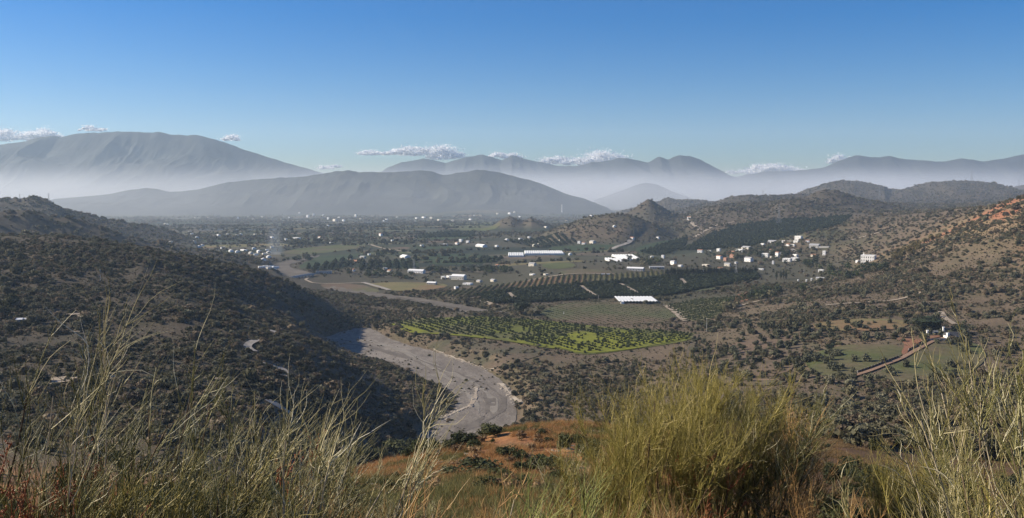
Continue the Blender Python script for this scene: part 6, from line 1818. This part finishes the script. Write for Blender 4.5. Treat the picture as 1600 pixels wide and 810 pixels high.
# ------------------------------------------------------------------ clouds, mist, smoke
def cloud_mat():
    k = NT('cloud_white', 1.0, 0.0)
    k.color((0.93, 0.93, 0.93))
    tr = k.n('ShaderNodeBsdfTranslucent', {'Color': (0.95, 0.95, 0.95, 1)})
    mx = k.n('ShaderNodeMixShader', {0: 0.5})
    k.t.links.new(k.b.outputs[0], mx.inputs[1]); k.t.links.new(tr.outputs[0], mx.inputs[2])
    k.t.links.new(mx.outputs[0], k.t.nodes['Material Output'].inputs[0])
    return k.m
M_CLOUD = cloud_mat()
def cloud(x0, x1, base, top, label, n, seed, Y=13000):
    # a loose mass of small white flakes, thin at its edges
    r = np.random.default_rng(seed); s = Y / FPX
    n = n + 4
    V = []; 
    for i in range(n):
        t = (i + r.random()) / n
        prof = 0.25 + 0.75 * abs(math.sin(t * 4.3 + seed)) * (1 - abs(2 * t - 1) ** 3)
        rad = (base - top) * s * 0.30 * r.uniform(0.4, 1.0) * prof + 6
        px = x0 + (x1 - x0) * t; py = base - (base - top) * (0.2 + prof * r.uniform(0.0, 0.62))
        c = np.array(at(px, py, Y + r.uniform(-150, 150)))
        m = int(60 + 620 * (rad / 120) ** 1.5)
        P = r.normal(size=(m, 3)) * np.array([rad * 1.25, rad * 0.7, rad * 0.42]) * (0.6 + 0.5 * np.abs(r.normal(size=(m, 1))))
        P[:, 2] = np.where(P[:, 2] < -rad * 0.45, -rad * 0.45 + 0.2 * (P[:, 2] + rad * 0.45), P[:, 2])
        V.append(P + c)
    P = np.concatenate(V); m = len(P)
    a = r.normal(size=(m, 3)); a /= np.linalg.norm(a, axis=1, keepdims=True)
    b = np.cross(a, r.normal(size=(m, 3))); b /= np.linalg.norm(b, axis=1, keepdims=True)
    q = r.uniform(3.5, 9.5, m)[:, None]
    W = np.stack([P - a * q - b * q, P + a * q - b * q, P + a * q + b * q, P - a * q + b * q], 1).reshape(-1, 3)
    me = mesh_np('cloud', W, np.arange(4 * m).reshape(-1, 4))
    return tag(add_obj('cloud', me, M_CLOUD), label, 'cloud', 'small clouds behind the mountains')
cloud(-30, 92, 224, 194, 'largest white cloud at the left edge behind the massif', 40, 1)
cloud(349, 372, 222, 209, 'small round cloud on the right shoulder of the massif', 10, 2)
cloud(124, 165, 207, 196, 'wisps of cloud above the left summit of the massif', 7, 3)
cloud(500, 530, 266, 256, 'faint low cloud in the gap right of the massif', 8, 4)
cloud(560, 690, 246, 227, 'long flat cloud left of the central range', 36, 5)
cloud(670, 722, 252, 226, 'puffy cloud touching the central range at its left peak', 26, 6)
cloud(768, 812, 250, 235, 'small cloud behind the saddle of the central range', 14, 7)
cloud(845, 990, 262, 234, 'long cloud bank lying on the ridge of the central range', 50, 8)
cloud(1136, 1285, 275, 255, 'low cloud strip between the central and right ranges', 34, 9)
cloud(1296, 1340, 257, 240, 'little cloud at the left end of the right range', 9, 10)

def soft_volume(name, mesh, dens, color, aniso, build):
    m, v = volume_mat(name + '_air', 0.0, color, aniso)
    nt = m.node_tree
    def n(t, ins=None, **kw):
        nd = nt.nodes.new(t)
        for a, b in kw.items(): setattr(nd, a, b)
        for a, b in (ins or {}).items():
            if isinstance(b, bpy.types.NodeSocket): nt.links.new(b, nd.inputs[a])
            else: nd.inputs[a].default_value = b
        return nd
    nt.links.new(build(n, dens), v.inputs['Density'])
    return tag(add_obj(name, mesh, m), kind='stuff')
def mist_density(n, d):
    p = n('ShaderNodeNewGeometry').outputs['Position']
    s = n('ShaderNodeSeparateXYZ', {0: p})
    zf = n('ShaderNodeMapRange', {0: s.outputs[2], 1: 20.0, 2: 555.0, 3: 1.0, 4: 0.0}, interpolation_type='SMOOTHERSTEP').outputs[0]
    zf = n('ShaderNodeMath', {0: zf, 1: 2.3}, operation='POWER').outputs[0]
    yf = n('ShaderNodeMapRange', {0: s.outputs[1], 1: 6400.0, 2: 7500.0, 3: 0.075, 4: 1.0}, interpolation_type='SMOOTHSTEP').outputs[0]
    nz = n('ShaderNodeTexNoise', {'Vector': p, 'Scale': 0.0007, 'Detail': 4.0}).outputs[0]
    nz = n('ShaderNodeMapRange', {0: nz, 1: 0.32, 2: 0.68, 3: 0.3, 4: 1.5}).outputs[0]
    a = n('ShaderNodeMath', {0: zf, 1: yf}, operation='MULTIPLY').outputs[0]
    a = n('ShaderNodeMath', {0: a, 1: nz}, operation='MULTIPLY').outputs[0]
    return n('ShaderNodeMath', {0: a, 1: d}, operation='MULTIPLY').outputs[0]
soft_volume('valley_mist', box_mesh('valley_mist', -12000, 12000, 3600, 9400, -3, 560), 1.6e-3, (0.93, 0.96, 1.0), 0.2, mist_density)
def smoke_density(n, d):
    tc = n('ShaderNodeTexCoord').outputs['Generated']
    s = n('ShaderNodeSeparateXYZ', {0: tc})
    f = None
    for k in range(2):
        a = n('ShaderNodeMath', {0: s.outputs[k], 1: 0.5}, operation='SUBTRACT').outputs[0]
        a = n('ShaderNodeMath', {0: a}, operation='ABSOLUTE').outputs[0]
        a = n('ShaderNodeMapRange', {0: a, 1: 0.08, 2: 0.46, 3: 1.0, 4: 0.0}, interpolation_type='SMOOTHSTEP').outputs[0]
        f = a if f is None else n('ShaderNodeMath', {0: f, 1: a}, operation='MULTIPLY').outputs[0]
    z = n('ShaderNodeMapRange', {0: s.outputs[2], 1: 0.1, 2: 1.0, 3: 1.0, 4: 0.0}).outputs[0]
    nz = n('ShaderNodeTexNoise', {'Vector': n('ShaderNodeNewGeometry').outputs['Position'], 'Scale': 0.03, 'Detail': 3.0}).outputs[0]
    f = n('ShaderNodeMath', {0: f, 1: z}, operation='MULTIPLY').outputs[0]
    f = n('ShaderNodeMath', {0: f, 1: nz}, operation='MULTIPLY').outputs[0]
    return n('ShaderNodeMath', {0: f, 1: d}, operation='MULTIPLY').outputs[0]
def smoke(px, py, wpx, hpx, dens):
    x, y, z, s = put(px, py, 1500)
    soft_volume('smoke', box_mesh('smoke', x - wpx * s / 2, x + wpx * s / 2, y - wpx * s / 2, y + wpx * s / 2, z - 2, z + hpx * s), dens * 0.6, (0.8, 0.88, 1.0), 0.1, smoke_density)
smoke(430, 398, 40, 62, 0.02)
smoke(516, 332, 16, 22, 0.012)
